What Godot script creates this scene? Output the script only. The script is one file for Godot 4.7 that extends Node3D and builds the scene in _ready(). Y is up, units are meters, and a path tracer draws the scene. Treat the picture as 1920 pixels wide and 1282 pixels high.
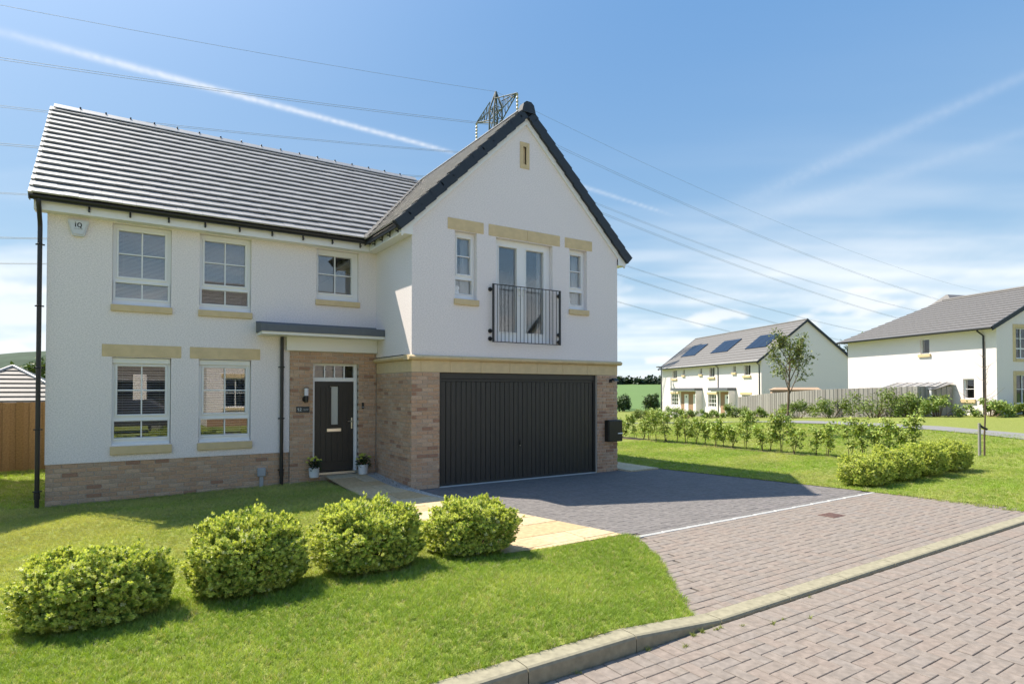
extends Node3D

# ---------------------------------------------------------------- mesh builder
class MB:
	var v := PackedVector3Array()
	var n := PackedVector3Array()
	var c := PackedColorArray()
	var col := Color(1, 1, 1)
	var tinted := false
	func tri(a: Vector3, b: Vector3, d: Vector3) -> void:
		var nn := (b - a).cross(d - a).normalized()
		v.append(a); v.append(d); v.append(b)
		n.append(nn); n.append(nn); n.append(nn)
		if tinted:
			c.append(col); c.append(col); c.append(col)
	func quad(a: Vector3, b: Vector3, d: Vector3, e: Vector3) -> void:
		tri(a, b, d)
		tri(a, d, e)
	func stri(a: Vector3, b: Vector3, d: Vector3, na: Vector3, nb: Vector3, nd: Vector3) -> void:
		v.append(a); v.append(d); v.append(b)
		n.append(na); n.append(nd); n.append(nb)
		if tinted:
			c.append(col); c.append(col); c.append(col)
	func box(at: Vector3, s: Vector3, bs := Basis.IDENTITY) -> void:
		var h := s * 0.5
		var p := []
		for i in 8:
			p.append(at + bs * Vector3(h.x if i & 1 else -h.x, h.y if i & 2 else -h.y, h.z if i & 4 else -h.z))
		quad(p[4], p[5], p[7], p[6])
		quad(p[1], p[0], p[2], p[3])
		quad(p[5], p[1], p[3], p[7])
		quad(p[0], p[4], p[6], p[2])
		quad(p[6], p[7], p[3], p[2])
		quad(p[0], p[1], p[5], p[4])
	func span(a: Vector3, b: Vector3) -> void:
		box((a + b) * 0.5, (b - a).abs())
	# box with all its edges chamfered
	func cbox(at: Vector3, s: Vector3, ch := 0.004, bs := Basis.IDENTITY) -> void:
		var h := s * 0.5
		ch = minf(ch, minf(h.x, minf(h.y, h.z)) * 0.8)
		var g := func(sx: int, sy: int, sz: int, ax: int) -> Vector3:
			var q := Vector3(sx * (h.x - ch), sy * (h.y - ch), sz * (h.z - ch))
			q[ax] = [sx, sy, sz][ax] * h[ax]
			return at + bs * q
		for ax in 3:
			var u := (ax + 1) % 3
			var w := (ax + 2) % 3
			for sg in [-1, 1]:
				var q := []
				for k in [[-1, -1], [1, -1], [1, 1], [-1, 1]]:
					var sv := [0, 0, 0]
					sv[ax] = sg; sv[u] = k[0]; sv[w] = k[1]
					q.append(g.call(sv[0], sv[1], sv[2], ax))
				if sg > 0: quad(q[0], q[1], q[2], q[3])
				else: quad(q[3], q[2], q[1], q[0])
			for su in [-1, 1]:
				for sw in [-1, 1]:
					var e := []
					for k in [[-1, u], [1, u], [1, w], [-1, w]]:
						var sv := [0, 0, 0]
						sv[ax] = k[0]; sv[u] = su; sv[w] = sw
						e.append(g.call(sv[0], sv[1], sv[2], k[1]))
					if su * sw > 0: quad(e[0], e[1], e[2], e[3])
					else: quad(e[3], e[2], e[1], e[0])
		for i in 8:
			var sx := 1 if i & 1 else -1
			var sy := 1 if i & 2 else -1
			var sz := 1 if i & 4 else -1
			var a: Vector3 = g.call(sx, sy, sz, 0)
			var b: Vector3 = g.call(sx, sy, sz, 1)
			var d: Vector3 = g.call(sx, sy, sz, 2)
			if sx * sy * sz > 0: tri(a, b, d)
			else: tri(a, d, b)
	func cspan(a: Vector3, b: Vector3, ch := 0.004) -> void:
		cbox((a + b) * 0.5, (b - a).abs(), ch)
	# eight corners: bottom ring of four, then top ring of four, both anticlockwise seen from above
	func hexa(p: Array) -> void:
		quad(p[4], p[5], p[6], p[7])
		quad(p[3], p[2], p[1], p[0])
		for i in 4:
			var j := (i + 1) % 4
			quad(p[i], p[j], p[4 + j], p[4 + i])
	func tube(pts: Array, radii: Array, sides := 8, caps := true) -> void:
		var rings := []
		var nrm := []
		var side := Vector3.ZERO
		for i in pts.size():
			var dir: Vector3 = (pts[mini(i + 1, pts.size() - 1)] - pts[maxi(i - 1, 0)]).normalized()
			if side == Vector3.ZERO:
				side = dir.cross(Vector3.UP if absf(dir.y) < 0.9 else Vector3.RIGHT).normalized()
			side = (side - dir * side.dot(dir)).normalized()
			var up := side.cross(dir)
			var ring := []
			var nr := []
			for k in sides:
				var a := TAU * k / sides
				var d := side * cos(a) + up * sin(a)
				nr.append(d)
				ring.append(pts[i] + d * radii[mini(i, radii.size() - 1)])
			rings.append(ring); nrm.append(nr)
		for i in pts.size() - 1:
			for k in sides:
				var l := (k + 1) % sides
				stri(rings[i][k], rings[i + 1][l], rings[i][l], nrm[i][k], nrm[i + 1][l], nrm[i][l])
				stri(rings[i][k], rings[i + 1][k], rings[i + 1][l], nrm[i][k], nrm[i + 1][k], nrm[i + 1][l])
		if caps:
			var m := pts.size() - 1
			for k in range(1, sides - 1):
				tri(rings[0][0], rings[0][k], rings[0][k + 1])
				tri(rings[m][0], rings[m][k + 1], rings[m][k])
	func lathe(prof: Array, at: Vector3, sides := 20, squash := 1.0) -> void:
		for i in prof.size() - 1:
			var p: Vector2 = prof[i]
			var q: Vector2 = prof[i + 1]
			var t := (q - p).normalized()
			for k in sides:
				var a := TAU * k / sides
				var b := TAU * (k + 1) / sides
				var da := Vector3(cos(a), 0, sin(a) * squash)
				var db := Vector3(cos(b), 0, sin(b) * squash)
				var na := Vector3(cos(a) * t.y, -t.x, sin(a) * t.y).normalized()
				var nb := Vector3(cos(b) * t.y, -t.x, sin(b) * t.y).normalized()
				var a0 := at + da * p.x + Vector3.UP * p.y
				var b0 := at + db * p.x + Vector3.UP * p.y
				var a1 := at + da * q.x + Vector3.UP * q.y
				var b1 := at + db * q.x + Vector3.UP * q.y
				if p.x > 1e-5: stri(a0, b1, b0, na, nb, nb)
				if q.x > 1e-5: stri(a0, a1, b1, na, na, nb)
	# a polygon given anticlockwise in the plane (o, ux, uy), pushed out by depth along ux x uy
	func prism(poly: PackedVector2Array, o: Vector3, ux: Vector3, uy: Vector3, depth: float) -> void:
		var w := ux.cross(uy).normalized() * depth
		var id := Geometry2D.triangulate_polygon(poly)
		var cw := Geometry2D.is_polygon_clockwise(poly)
		for i in range(0, id.size(), 3):
			var a := o + ux * poly[id[i]].x + uy * poly[id[i]].y
			var b := o + ux * poly[id[i + 1]].x + uy * poly[id[i + 1]].y
			var d := o + ux * poly[id[i + 2]].x + uy * poly[id[i + 2]].y
			if (b - a).cross(d - a).dot(w) < 0.0:
				var t := b
				b = d
				d = t
			tri(a + w, b + w, d + w)
			tri(a, d, b)
		for i in poly.size():
			var j := (i + 1) % poly.size()
			if not cw:
				j = i
				i = (i + 1) % poly.size()
			var a := o + ux * poly[i].x + uy * poly[i].y
			var b := o + ux * poly[j].x + uy * poly[j].y
			quad(b, a, a + w, b + w)
	func mesh() -> ArrayMesh:
		var m := ArrayMesh.new()
		if v.is_empty():
			return m
		var arr := []
		arr.resize(Mesh.ARRAY_MAX)
		arr[Mesh.ARRAY_VERTEX] = v
		arr[Mesh.ARRAY_NORMAL] = n
		if tinted:
			arr[Mesh.ARRAY_COLOR] = c
		m.add_surface_from_arrays(Mesh.PRIMITIVE_TRIANGLES, arr)
		return m

# ---------------------------------------------------------------- naming and parenting
var taken := {}
var M := {}
const CAM := Vector3(-4.610, 1.894, 10.693)
const RIGHT := Vector3(0.84084, 0, 0.54128)
const AHEAD := Vector3(0.54128, 0, -0.84084)

func numbered(called: String) -> String:
	taken[called] = taken.get(called, -1) + 1
	return called if taken[called] == 0 else "%s_%03d" % [called, taken[called]]

func thing(called: String, label: String, category: String, at := Vector3.ZERO, turn := 0.0, group := "") -> Node3D:
	var o := Node3D.new()
	o.name = numbered(called)
	add_child(o)
	o.position = at
	o.rotation.y = turn
	o.set_meta("label", label)
	o.set_meta("category", category)
	if group:
		o.set_meta("group", group)
	return o

func part(parent: Node, called: String, shape, mat: Material, kind := "") -> MeshInstance3D:
	var o := MeshInstance3D.new()
	o.name = called
	o.mesh = shape.mesh() if shape is MB else shape
	o.material_override = mat
	parent.add_child(o, true)
	if kind:
		o.set_meta("kind", kind)
	return o

func solo(called: String, label: String, category: String, shape, mat: Material, group := "") -> MeshInstance3D:
	var o := part(self, numbered(called), shape, mat)
	o.set_meta("label", label)
	o.set_meta("category", category)
	if group:
		o.set_meta("group", group)
	return o

func setting(called: String, shape, mat: Material) -> MeshInstance3D:
	return part(self, called, shape, mat, "structure")

func holder(parent: Node, called: String) -> Node3D:
	var o := Node3D.new()
	o.name = called
	parent.add_child(o, true)
	return o

func at_view(side: float, ahead: float, y := 0.0) -> Vector3:
	var p := CAM + RIGHT * side + AHEAD * ahead
	p.y = y
	return p

# ---------------------------------------------------------------- materials
func lin(r: float, g: float, b: float) -> Color:
	return Color(r, g, b).linear_to_srgb()

# grey noise between lo and hi (linear), the same on all four sides
func speckle(freq: float, lo: float, hi: float, octaves := 4, size := 256, sd := 1, kind := FastNoiseLite.TYPE_SIMPLEX_SMOOTH) -> Image:
	var nz := FastNoiseLite.new()
	nz.noise_type = kind
	nz.seed = sd
	nz.frequency = freq
	nz.fractal_octaves = octaves
	var im := nz.get_seamless_image(size, size)
	im.convert(Image.FORMAT_RGB8)
	var d := im.get_data()
	var mn := 255
	var mx := 0
	for i in range(0, d.size(), 3):
		mn = mini(mn, d[i]); mx = maxi(mx, d[i])
	var lut := PackedByteArray()
	lut.resize(256)
	for i in 256:
		var t := clampf((i - mn) / maxf(1.0, mx - mn), 0, 1)
		lut[i] = int(255.0 * Color(lerpf(lo, hi, t), 0, 0).linear_to_srgb().r)
	for i in d.size():
		d[i] = lut[d[i]]
	return Image.create_from_data(size, size, false, Image.FORMAT_RGB8, d)

func tint(im: Image, a: Color, b: Color) -> Image:
	var d := im.get_data()
	for i in range(0, d.size(), 3):
		var q := a.lerp(b, d[i] / 255.0)
		d[i] = int(q.r * 255); d[i + 1] = int(q.g * 255); d[i + 2] = int(q.b * 255)
	return Image.create_from_data(im.get_width(), im.get_height(), false, Image.FORMAT_RGB8, d)

func relief(im: Image, strength: float) -> ImageTexture:
	var k: Image = im.duplicate()
	k.bump_map_to_normal_map(strength)
	return ImageTexture.create_from_image(k)

func mat(color: Color, rough := 0.8, metal := 0.0) -> StandardMaterial3D:
	var m := StandardMaterial3D.new()
	m.albedo_color = color
	m.roughness = rough
	m.metallic = metal
	return m

# world-space texture: period in metres
func textured(color: Color, rough: float, tex: Texture2D, period: float, bump: Texture2D = null, bump_scale := 1.0, world := true) -> StandardMaterial3D:
	var m := mat(color, rough)
	m.albedo_texture = tex
	m.uv1_triplanar = true
	m.uv1_world_triplanar = world
	m.uv1_scale = Vector3.ONE / period
	if bump:
		m.normal_enabled = true
		m.normal_texture = bump
		m.normal_scale = bump_scale
	return m

func leafy(color: Color, glow := 0.35, rough := 0.5) -> StandardMaterial3D:
	var m := mat(color, rough)
	m.vertex_color_use_as_albedo = true
	m.cull_mode = BaseMaterial3D.CULL_DISABLED
	m.backlight_enabled = true
	m.backlight = Color(glow, glow, glow * 0.6)
	return m

func make_materials() -> void:
	var grain := speckle(0.09, 0.80, 1.0, 3, 512, 3)
	var dash := speckle(0.06, 0.70, 1.0, 4, 512, 13)
	var gravelly := speckle(0.16, 0.0, 1.0, 3, 512, 5)
	var soft := speckle(0.012, 0.86, 1.0, 4, 256, 7)
	var blot := speckle(0.02, 0.62, 1.0, 5, 512, 9)
	var blot_t := ImageTexture.create_from_image(blot)
	var soft_t := ImageTexture.create_from_image(soft)
	var grain_t := ImageTexture.create_from_image(grain)
	M.render = textured(lin(0.95, 0.88, 0.875), 0.92, ImageTexture.create_from_image(dash), 0.9, relief(dash, 9.0), 1.0)
	M.render_far = M.render
	M.stone = textured(lin(0.70, 0.545, 0.32), 0.88, soft_t, 0.7, relief(grain, 2.0), 0.5)
	M.mortar = textured(lin(0.60, 0.53, 0.45), 0.95, grain_t, 0.4)
	M.bricks = []
	for q in [[0.60, 0.385, 0.255], [0.55, 0.35, 0.23], [0.65, 0.455, 0.32], [0.55, 0.39, 0.28], [0.62, 0.39, 0.245], [0.42, 0.24, 0.16]]:
		M.bricks.append(textured(lin(q[0], q[1], q[2]), 0.9, blot_t, 0.33, relief(grain, 3.0) if M.bricks.is_empty() else M.bricks[0].normal_texture, 0.6))
	M.tiles = []
	for q in [0.36, 0.345, 0.375, 0.33]:
		var t := textured(lin(q, q * 0.965, q * 0.93), 0.40, soft_t, 0.9)
		t.metallic_specular = 0.9
		M.tiles.append(t)
	M.tile_dark = mat(lin(0.055, 0.056, 0.06), 0.75)
	M.verge = textured(lin(0.022, 0.030, 0.042), 0.55, soft_t, 0.5)
	M.white = mat(lin(0.80, 0.80, 0.80), 0.35)
	M.trim = mat(lin(0.80, 0.79, 0.76), 0.5)
	M.black = mat(lin(0.014, 0.015, 0.017), 0.38)
	M.iron = mat(lin(0.02, 0.02, 0.022), 0.5)
	M.garage = textured(lin(0.030, 0.030, 0.028), 0.42, soft_t, 0.6)
	M.door = textured(lin(0.026, 0.024, 0.021), 0.45, soft_t, 0.3)
	M.lead = textured(lin(0.115, 0.13, 0.15), 0.6, soft_t, 0.6)
	M.steel = mat(lin(0.72, 0.70, 0.64), 0.28, 1.0)
	M.plastic_grey = mat(lin(0.36, 0.38, 0.40), 0.6)
	M.alarm = mat(lin(0.62, 0.64, 0.68), 0.45)
	M.pane = mat(Color(0.02, 0.02, 0.02, 0.004), 0.0)
	M.pane.transparency = BaseMaterial3D.TRANSPARENCY_ALPHA
	M.pane.metallic_specular = 0.5
	M.frosted = mat(Color(0.86, 0.88, 0.86, 0.62), 0.22)
	M.frosted.transparency = BaseMaterial3D.TRANSPARENCY_ALPHA
	M.blind = mat(lin(0.42, 0.425, 0.43), 0.6)
	M.curtain = mat(lin(0.42, 0.45, 0.47), 0.9)
	M.room = mat(lin(0.12, 0.115, 0.11), 0.9)
	M.paving = []
	for q in [[0.262, 0.222, 0.193], [0.252, 0.218, 0.192], [0.272, 0.232, 0.203], [0.257, 0.224, 0.200], [0.268, 0.222, 0.192]]:
		M.paving.append(textured(lin(q[0], q[1], q[2]), 0.9, blot_t, 0.8, relief(grain, 3.0) if M.paving.is_empty() else M.paving[0].normal_texture, 0.5))
	M.paving_rest = textured(lin(1, 1, 1), 0.9, blot_t, 0.8, M.paving[0].normal_texture, 0.5)
	M.paving_rest.vertex_color_use_as_albedo = true
	M.charcoal = []
	for q in [0.165, 0.175, 0.19, 0.18]:
		M.charcoal.append(textured(lin(q * 1.04, q * 0.97, q * 0.95), 0.85, blot_t, 0.8, M.paving[0].normal_texture, 0.5))
	M.joint_sand = textured(lin(0.15, 0.125, 0.10), 1.0, grain_t, 0.3)
	M.slabs = []
	for q in [[0.58, 0.44, 0.26], [0.62, 0.51, 0.34], [0.55, 0.40, 0.22], [0.60, 0.47, 0.29]]:
		M.slabs.append(textured(lin(q[0], q[1], q[2]), 0.85, blot_t, 0.9, relief(blot, 2.0) if M.slabs.is_empty() else M.slabs[0].normal_texture, 0.5))
	M.kerb = textured(lin(0.33, 0.305, 0.215), 0.9, blot_t, 0.9, relief(grain, 3.0), 0.5)
	M.drain = mat(lin(0.55, 0.55, 0.53), 0.6)
	M.cover = textured(lin(0.15, 0.085, 0.07), 0.8, blot_t, 0.3)
	M.pebble = leafy(lin(0.42, 0.41, 0.40), 0.0, 0.85)
	M.pebble.backlight_enabled = false
	var turf := tint(speckle(0.03, 0, 1, 5, 512, 21), Color(0.47, 0.55, 0.17), Color(0.60, 0.63, 0.30))
	M.turf = textured(Color(0.86, 0.86, 0.86), 1.0, ImageTexture.create_from_image(turf), 3.1, relief(gravelly, 6.0), 1.0)
	M.turf_far = M.turf
	M.field = textured(lin(0.10, 0.18, 0.045), 1.0, soft_t, 40.0)
	M.hillside = textured(lin(0.05, 0.085, 0.05), 1.0, blot_t, 400.0)
	M.soil = textured(lin(0.13, 0.095, 0.06), 1.0, blot_t, 0.6)
	M.tarmac = textured(lin(0.22, 0.22, 0.225), 0.95, grain_t, 0.7)
	M.grass = leafy(lin(1, 1, 1), 0.9, 0.6)
	M.leaf = leafy(lin(1, 1, 1), 0.85, 0.42)
	M.leaf_matt = leafy(lin(1, 1, 1), 0.55, 0.6)
	M.bark = textured(lin(0.17, 0.12, 0.085), 0.95, blot_t, 0.25)
	M.stem = mat(lin(0.12, 0.085, 0.05), 0.9)
	M.fence_new = []
	for q in [[0.34, 0.215, 0.085], [0.39, 0.25, 0.11], [0.30, 0.19, 0.075]]:
		M.fence_new.append(textured(lin(q[0], q[1], q[2]), 0.9, blot_t, 0.5))
	M.fence_grey = []
	for q in [[0.34, 0.325, 0.305], [0.29, 0.275, 0.255], [0.38, 0.365, 0.34]]:
		M.fence_grey.append(textured(lin(q[0], q[1], q[2]), 0.95, blot_t, 0.5))
	M.roof_far = textured(lin(0.165, 0.158, 0.155), 0.6, blot_t, 1.4)
	M.roof_brown = textured(lin(0.16, 0.145, 0.13), 0.7, blot_t, 1.4)
	M.solar = mat(lin(0.016, 0.024, 0.045), 0.15)
	M.solar.metallic_specular = 0.35
	M.brick_far = textured(lin(0.42, 0.26, 0.17), 0.9, blot_t, 0.5)
	M.shed = textured(lin(0.50, 0.36, 0.25), 0.9, blot_t, 0.6)
	M.greenhouse = mat(lin(0.16, 0.16, 0.165), 0.35)
	M.lattice = mat(lin(0.11, 0.12, 0.12), 0.6)
	M.insulator = mat(lin(0.5, 0.42, 0.33), 0.4)
	M.wire = mat(lin(0.20, 0.21, 0.225), 0.6)
	M.pot = mat(lin(0.66, 0.68, 0.70), 0.4)
	M.lamp_glass = mat(lin(0.72, 0.72, 0.76), 0.25)
	M.sign = mat(lin(0.035, 0.042, 0.046), 0.5)
	M.letters = mat(lin(0.62, 0.65, 0.66), 0.5)
	M.ink = mat(lin(0.02, 0.022, 0.028), 0.6)
	M.box_green = mat(lin(0.012, 0.013, 0.011), 0.45)
	M.car = mat(lin(0.03, 0.035, 0.045), 0.18)
	M.car.clearcoat_enabled = true
	M.tyre = mat(lin(0.02, 0.02, 0.02), 0.8)

# ---------------------------------------------------------------- levels of the ground
func road_y(x: float) -> float:
	return 0.08 + 0.006 * clampf(x, -12.0, 30.0)

func drive_y(x: float, z: float) -> float:
	if z > 5.25:
		return road_y(x) + 0.022
	return maxf(z, 0.0) / 5.25 * (road_y(x) + 0.022)

func kerb_up(x: float) -> float:
	return lerpf(0.115, 0.03, smoothstep(-1.75, -0.75, x))

func lawn_left_y(x: float, z: float) -> float:
	var near_wall := -0.05 + 0.018 * clampf(x + 5.7, -4.0, 4.2)
	var near_kerb := road_y(x) + kerb_up(x)
	var t := clampf((z + 1.93) / 9.3, 0.0, 1.0)
	return lerpf(near_wall, near_kerb, t)

func lawn_right_y(x: float, z: float) -> float:
	var ahead := (Vector3(x, 0, z) - CAM).dot(AHEAD)
	var e := clampf(x, 6.0, 40.0) - 6.0
	var y := 0.05 + 0.006 * e + 0.0007 * e * e
	if z > 0.0:
		y = lerpf(y, road_y(x) + 0.05, clampf(z / 7.4, 0, 1))
	if x < 7.6 and z > -8.0:
		y = lerpf(drive_y(x, z) + 0.008, y, smoothstep(green_edge(z), green_edge(z) + 0.9, x))
	if ahead > 30.0:
		y -= minf((ahead - 30.0) * 0.06, 3.4)
	return y

func green_edge(z: float) -> float:
	return 6.30 if z < 5.3 else lerpf(6.30, 6.70, (z - 5.3) / 2.1)

func apron_left(z: float) -> float:
	# the flared edge between the front lawn and the crossing
	if z < 5.3: return 0.67
	if z < 6.14: return lerpf(0.67, 0.18, (z - 5.3) / 0.84)
	if z < 6.82: return lerpf(0.18, -0.36, (z - 6.14) / 0.68)
	return lerpf(-0.36, -0.78, clampf((z - 6.82) / 0.58, 0, 1))

func drive_left(z: float) -> float:
	if z < 1.5: return lerpf(0.02, 0.12, z / 1.5)
	if z < 2.9: return lerpf(0.12, 0.34, (z - 1.5) / 1.4)
	if z < 4.19: return lerpf(0.34, 0.53, (z - 2.9) / 1.29)
	return lerpf(0.53, 0.67, clampf((z - 4.19) / 1.1, 0, 1))

# ---------------------------------------------------------------- sky
func px_dir(u: float, w: float) -> Vector3:
	# direction in the place that the given spot of the photograph looks along (used once, for the course of the vapour trail and cloud banks)
	var up := Vector3(-0.0085, 0.99988, 0.0132)
	var ahead := Vector3(0.54121, 0.01571, -0.84074)
	return (RIGHT * ((u - 960.0) / 1133.0) - up * ((w - 714.2) / 1133.0) + ahead).normalized()

func sky_image() -> Image:
	var wd := 2048
	var ht := 1024
	var data := PackedFloat32Array()
	data.resize(wd * ht * 3)
	var wisps := FastNoiseLite.new()
	wisps.seed = 4
	wisps.noise_type = FastNoiseLite.TYPE_SIMPLEX_SMOOTH
	wisps.frequency = 1.0
	wisps.fractal_octaves = 5
	wisps.fractal_gain = 0.55
	var puffs := FastNoiseLite.new()
	puffs.seed = 11
	puffs.noise_type = FastNoiseLite.TYPE_SIMPLEX_SMOOTH
	puffs.frequency = 1.0
	puffs.fractal_octaves = 4
	var to_sun := -SUN_WAY.normalized()
	# vapour trails: great circles through two directions, with half width in radians
	var trails := []
	for q in [[0.0, 60.0, 850.0, 286.0, 0.0031, 0.9, 0.0, 1.0], [1085.0, 347.0, 1260.0, 403.0, 0.0016, 0.45, -0.02, 0.45], [1390.0, 380.0, 1960.0, 125.0, 0.009, 0.15, 0.0, 0.4], [1340.0, 440.0, 1960.0, 235.0, 0.010, 0.11, 0.0, 0.4], [1220.0, 560.0, 1700.0, 545.0, 0.007, 0.3, 0.0, 0.4]]:
		var a := px_dir(q[0], q[1])
		var b := px_dir(q[2], q[3])
		var pole := a.cross(b).normalized()
		trails.append([a, pole, pole.cross(a), a.angle_to(b), q[4], q[5], q[6], q[7]])
	var col_y := Vector3(0.165, 0.345, 0.655)
	var half := ht / 2
	for j in half:
		var th := PI * (j + 0.5) / ht
		var y := cos(th)
		var sn := sin(th)
		var base := Vector3(0.066, 0.158, 0.322).lerp(Vector3(0.285, 0.40, 0.455), pow(1.0 - y, 3.4))
		base = base.lerp(Vector3(0.44, 0.47, 0.48), pow(1.0 - y, 14.0) * 0.8)
		for i in wd:
			var ph := TAU * (i + 0.5) / wd
			var d := Vector3(sin(ph) * sn, y, -cos(ph) * sn)
			var cs := d.dot(to_sun)
			var glow := pow(maxf(cs, 0.0), 7.0) * 0.85 + pow(maxf(cs, 0.0), 40.0) * 0.9
			var c := base + Vector3(0.93, 0.95, 1.0) * glow * 0.50
			# high thin cloud in a sheet 9 km up, drawn out by the wind
			var inv := 1.0 / (y + 0.10)
			var sx := d.x * inv
			var sz := d.z * inv
			var w1 := sx * 0.80 + sz * 0.60
			var w2 := -sx * 0.60 + sz * 0.80
			var q := wisps.get_noise_2d(w1 * 0.42 + 3.0, w2 * 2.0)
			var patch := puffs.get_noise_2d(sx * 0.55 + 9.0, sz * 0.55 - 4.0)
			var low := 1.0 - smoothstep(0.10, 0.62, y)
			var cover := smoothstep(-0.35, 1.05, q * 0.75 + patch * 0.75 + low * 0.35 - 0.12) * (0.02 + 0.90 * pow(low, 5.0))
			c = c.lerp(Vector3(0.49, 0.51, 0.525), clampf(cover, 0.0, 0.75))
			# small heaped clouds low down
			if y < 0.24:
				var h := puffs.get_noise_3d(d.x * 5.2, y * 17.0, d.z * 5.2) + 0.5 * puffs.get_noise_3d(d.x * 14.0, y * 40.0, d.z * 14.0)
				var k := smoothstep(0.16, 0.42, h) * smoothstep(0.20, 0.10, y) * 0.7
				c = c.lerp(Vector3(0.50, 0.505, 0.51), k)
			for t in trails:
				var off := d.dot(t[1])
				if absf(off) < 0.03:
					var along := atan2(d.dot(t[2]), d.dot(t[0]))
					if along > t[6] - 0.3 and along < t[3] + 0.25:
						var f: float = clampf(along / t[3], 0.0, 1.0)
						var wdh: float = t[4] * (1.35 - 0.75 * f)
						var ragged := 0.75 + 0.5 * wisps.get_noise_2d(along * 90.0, off * 300.0)
						var s: float = exp(-pow(off / wdh, 2.0)) * t[5] * ragged * (smoothstep(t[3] + 0.02, t[3] - 0.04, along) if t[4] < 0.006 else smoothstep(t[3] + 0.24, t[3] * 0.7, along)) * smoothstep(-0.1, 0.33 * t[3], along)
						c = c.lerp(Vector3(0.50, 0.51, 0.52), clampf(s, 0.0, 0.9))
			var o := (j * wd + i) * 3
			data[o] = c.x * 0.95; data[o + 1] = c.y * 0.95; data[o + 2] = c.z * 0.95
	for o in range(half * wd * 3, wd * ht * 3, 3):
		data[o] = 0.15; data[o + 1] = 0.17; data[o + 2] = 0.13
	return Image.create_from_data(wd, ht, false, Image.FORMAT_RGBF, data.to_byte_array())

const SUN_WAY := Vector3(0.34, -1.0, 0.60)

func make_camera_and_light() -> void:
	var cam := Camera3D.new()
	cam.name = "camera"
	add_child(cam)
	var up := Vector3(-0.0085, 0.99988, 0.0132)
	var ahead := Vector3(0.54121, 0.01571, -0.84074)
	cam.transform = Transform3D(Basis(RIGHT, up, -ahead).orthonormalized(), CAM)
	var near := 0.1
	cam.set_frustum(near * 1282.0 / 1133.0, Vector2(0, near * (714.2 - 641.0) / 1133.0), near, 6000.0)
	cam.current = true
	var env := Environment.new()
	env.background_mode = Environment.BG_SKY
	env.tonemap_mode = Environment.TONE_MAPPER_LINEAR
	env.tonemap_exposure = 2.3
	env.ambient_light_source = Environment.AMBIENT_SOURCE_SKY
	env.sdfgi_enabled = true
	env.ssao_enabled = true
	env.ssil_enabled = true
	var sky := Sky.new()
	var pano := PanoramaSkyMaterial.new()
	pano.panorama = ImageTexture.create_from_image(sky_image())
	sky.sky_material = pano
	env.sky = sky
	var we := WorldEnvironment.new()
	we.name = "surroundings"
	we.environment = env
	add_child(we)
	var sun := DirectionalLight3D.new()
	sun.name = "sun"
	add_child(sun)
	sun.basis = Basis.looking_at(SUN_WAY.normalized(), Vector3.UP)
	sun.light_energy = 1.25
	sun.light_color = Color(1.0, 0.955, 0.88)
	sun.light_angular_distance = 0.5
	sun.shadow_enabled = true

# ---------------------------------------------------------------- ground
func sheet(zs: Array, left: Callable, right: Callable, steps: int, level: Callable, grow := 1.0) -> MB:
	var mb := MB.new()
	var rows := []
	for z in zs:
		var row := []
		var a: float = left.call(z)
		var b: float = right.call(z)
		for k in steps + 1:
			var x := lerpf(a, b, pow(float(k) / steps, grow))
			row.append(Vector3(x, level.call(x, z), z))
		rows.append(row)
	for j in rows.size() - 1:
		for k in steps:
			mb.quad(rows[j][k], rows[j + 1][k], rows[j + 1][k + 1], rows[j][k + 1])
	# smooth the shading: normals from the level's own slope
	for i in mb.v.size():
		var p := mb.v[i]
		var e := 0.2
		mb.n[i] = Vector3(level.call(p.x - e, p.z) - level.call(p.x + e, p.z), 2 * e, level.call(p.x, p.z - e) - level.call(p.x, p.z + e)).normalized()
	return mb

func zrange(a: float, b: float, n: int) -> Array:
	var r := []
	for i in n + 1:
		r.append(lerpf(a, b, float(i) / n))
	return r

func front_edge(z: float) -> float:
	return -1.10 if z < 5.12 else apron_left(z)

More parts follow.
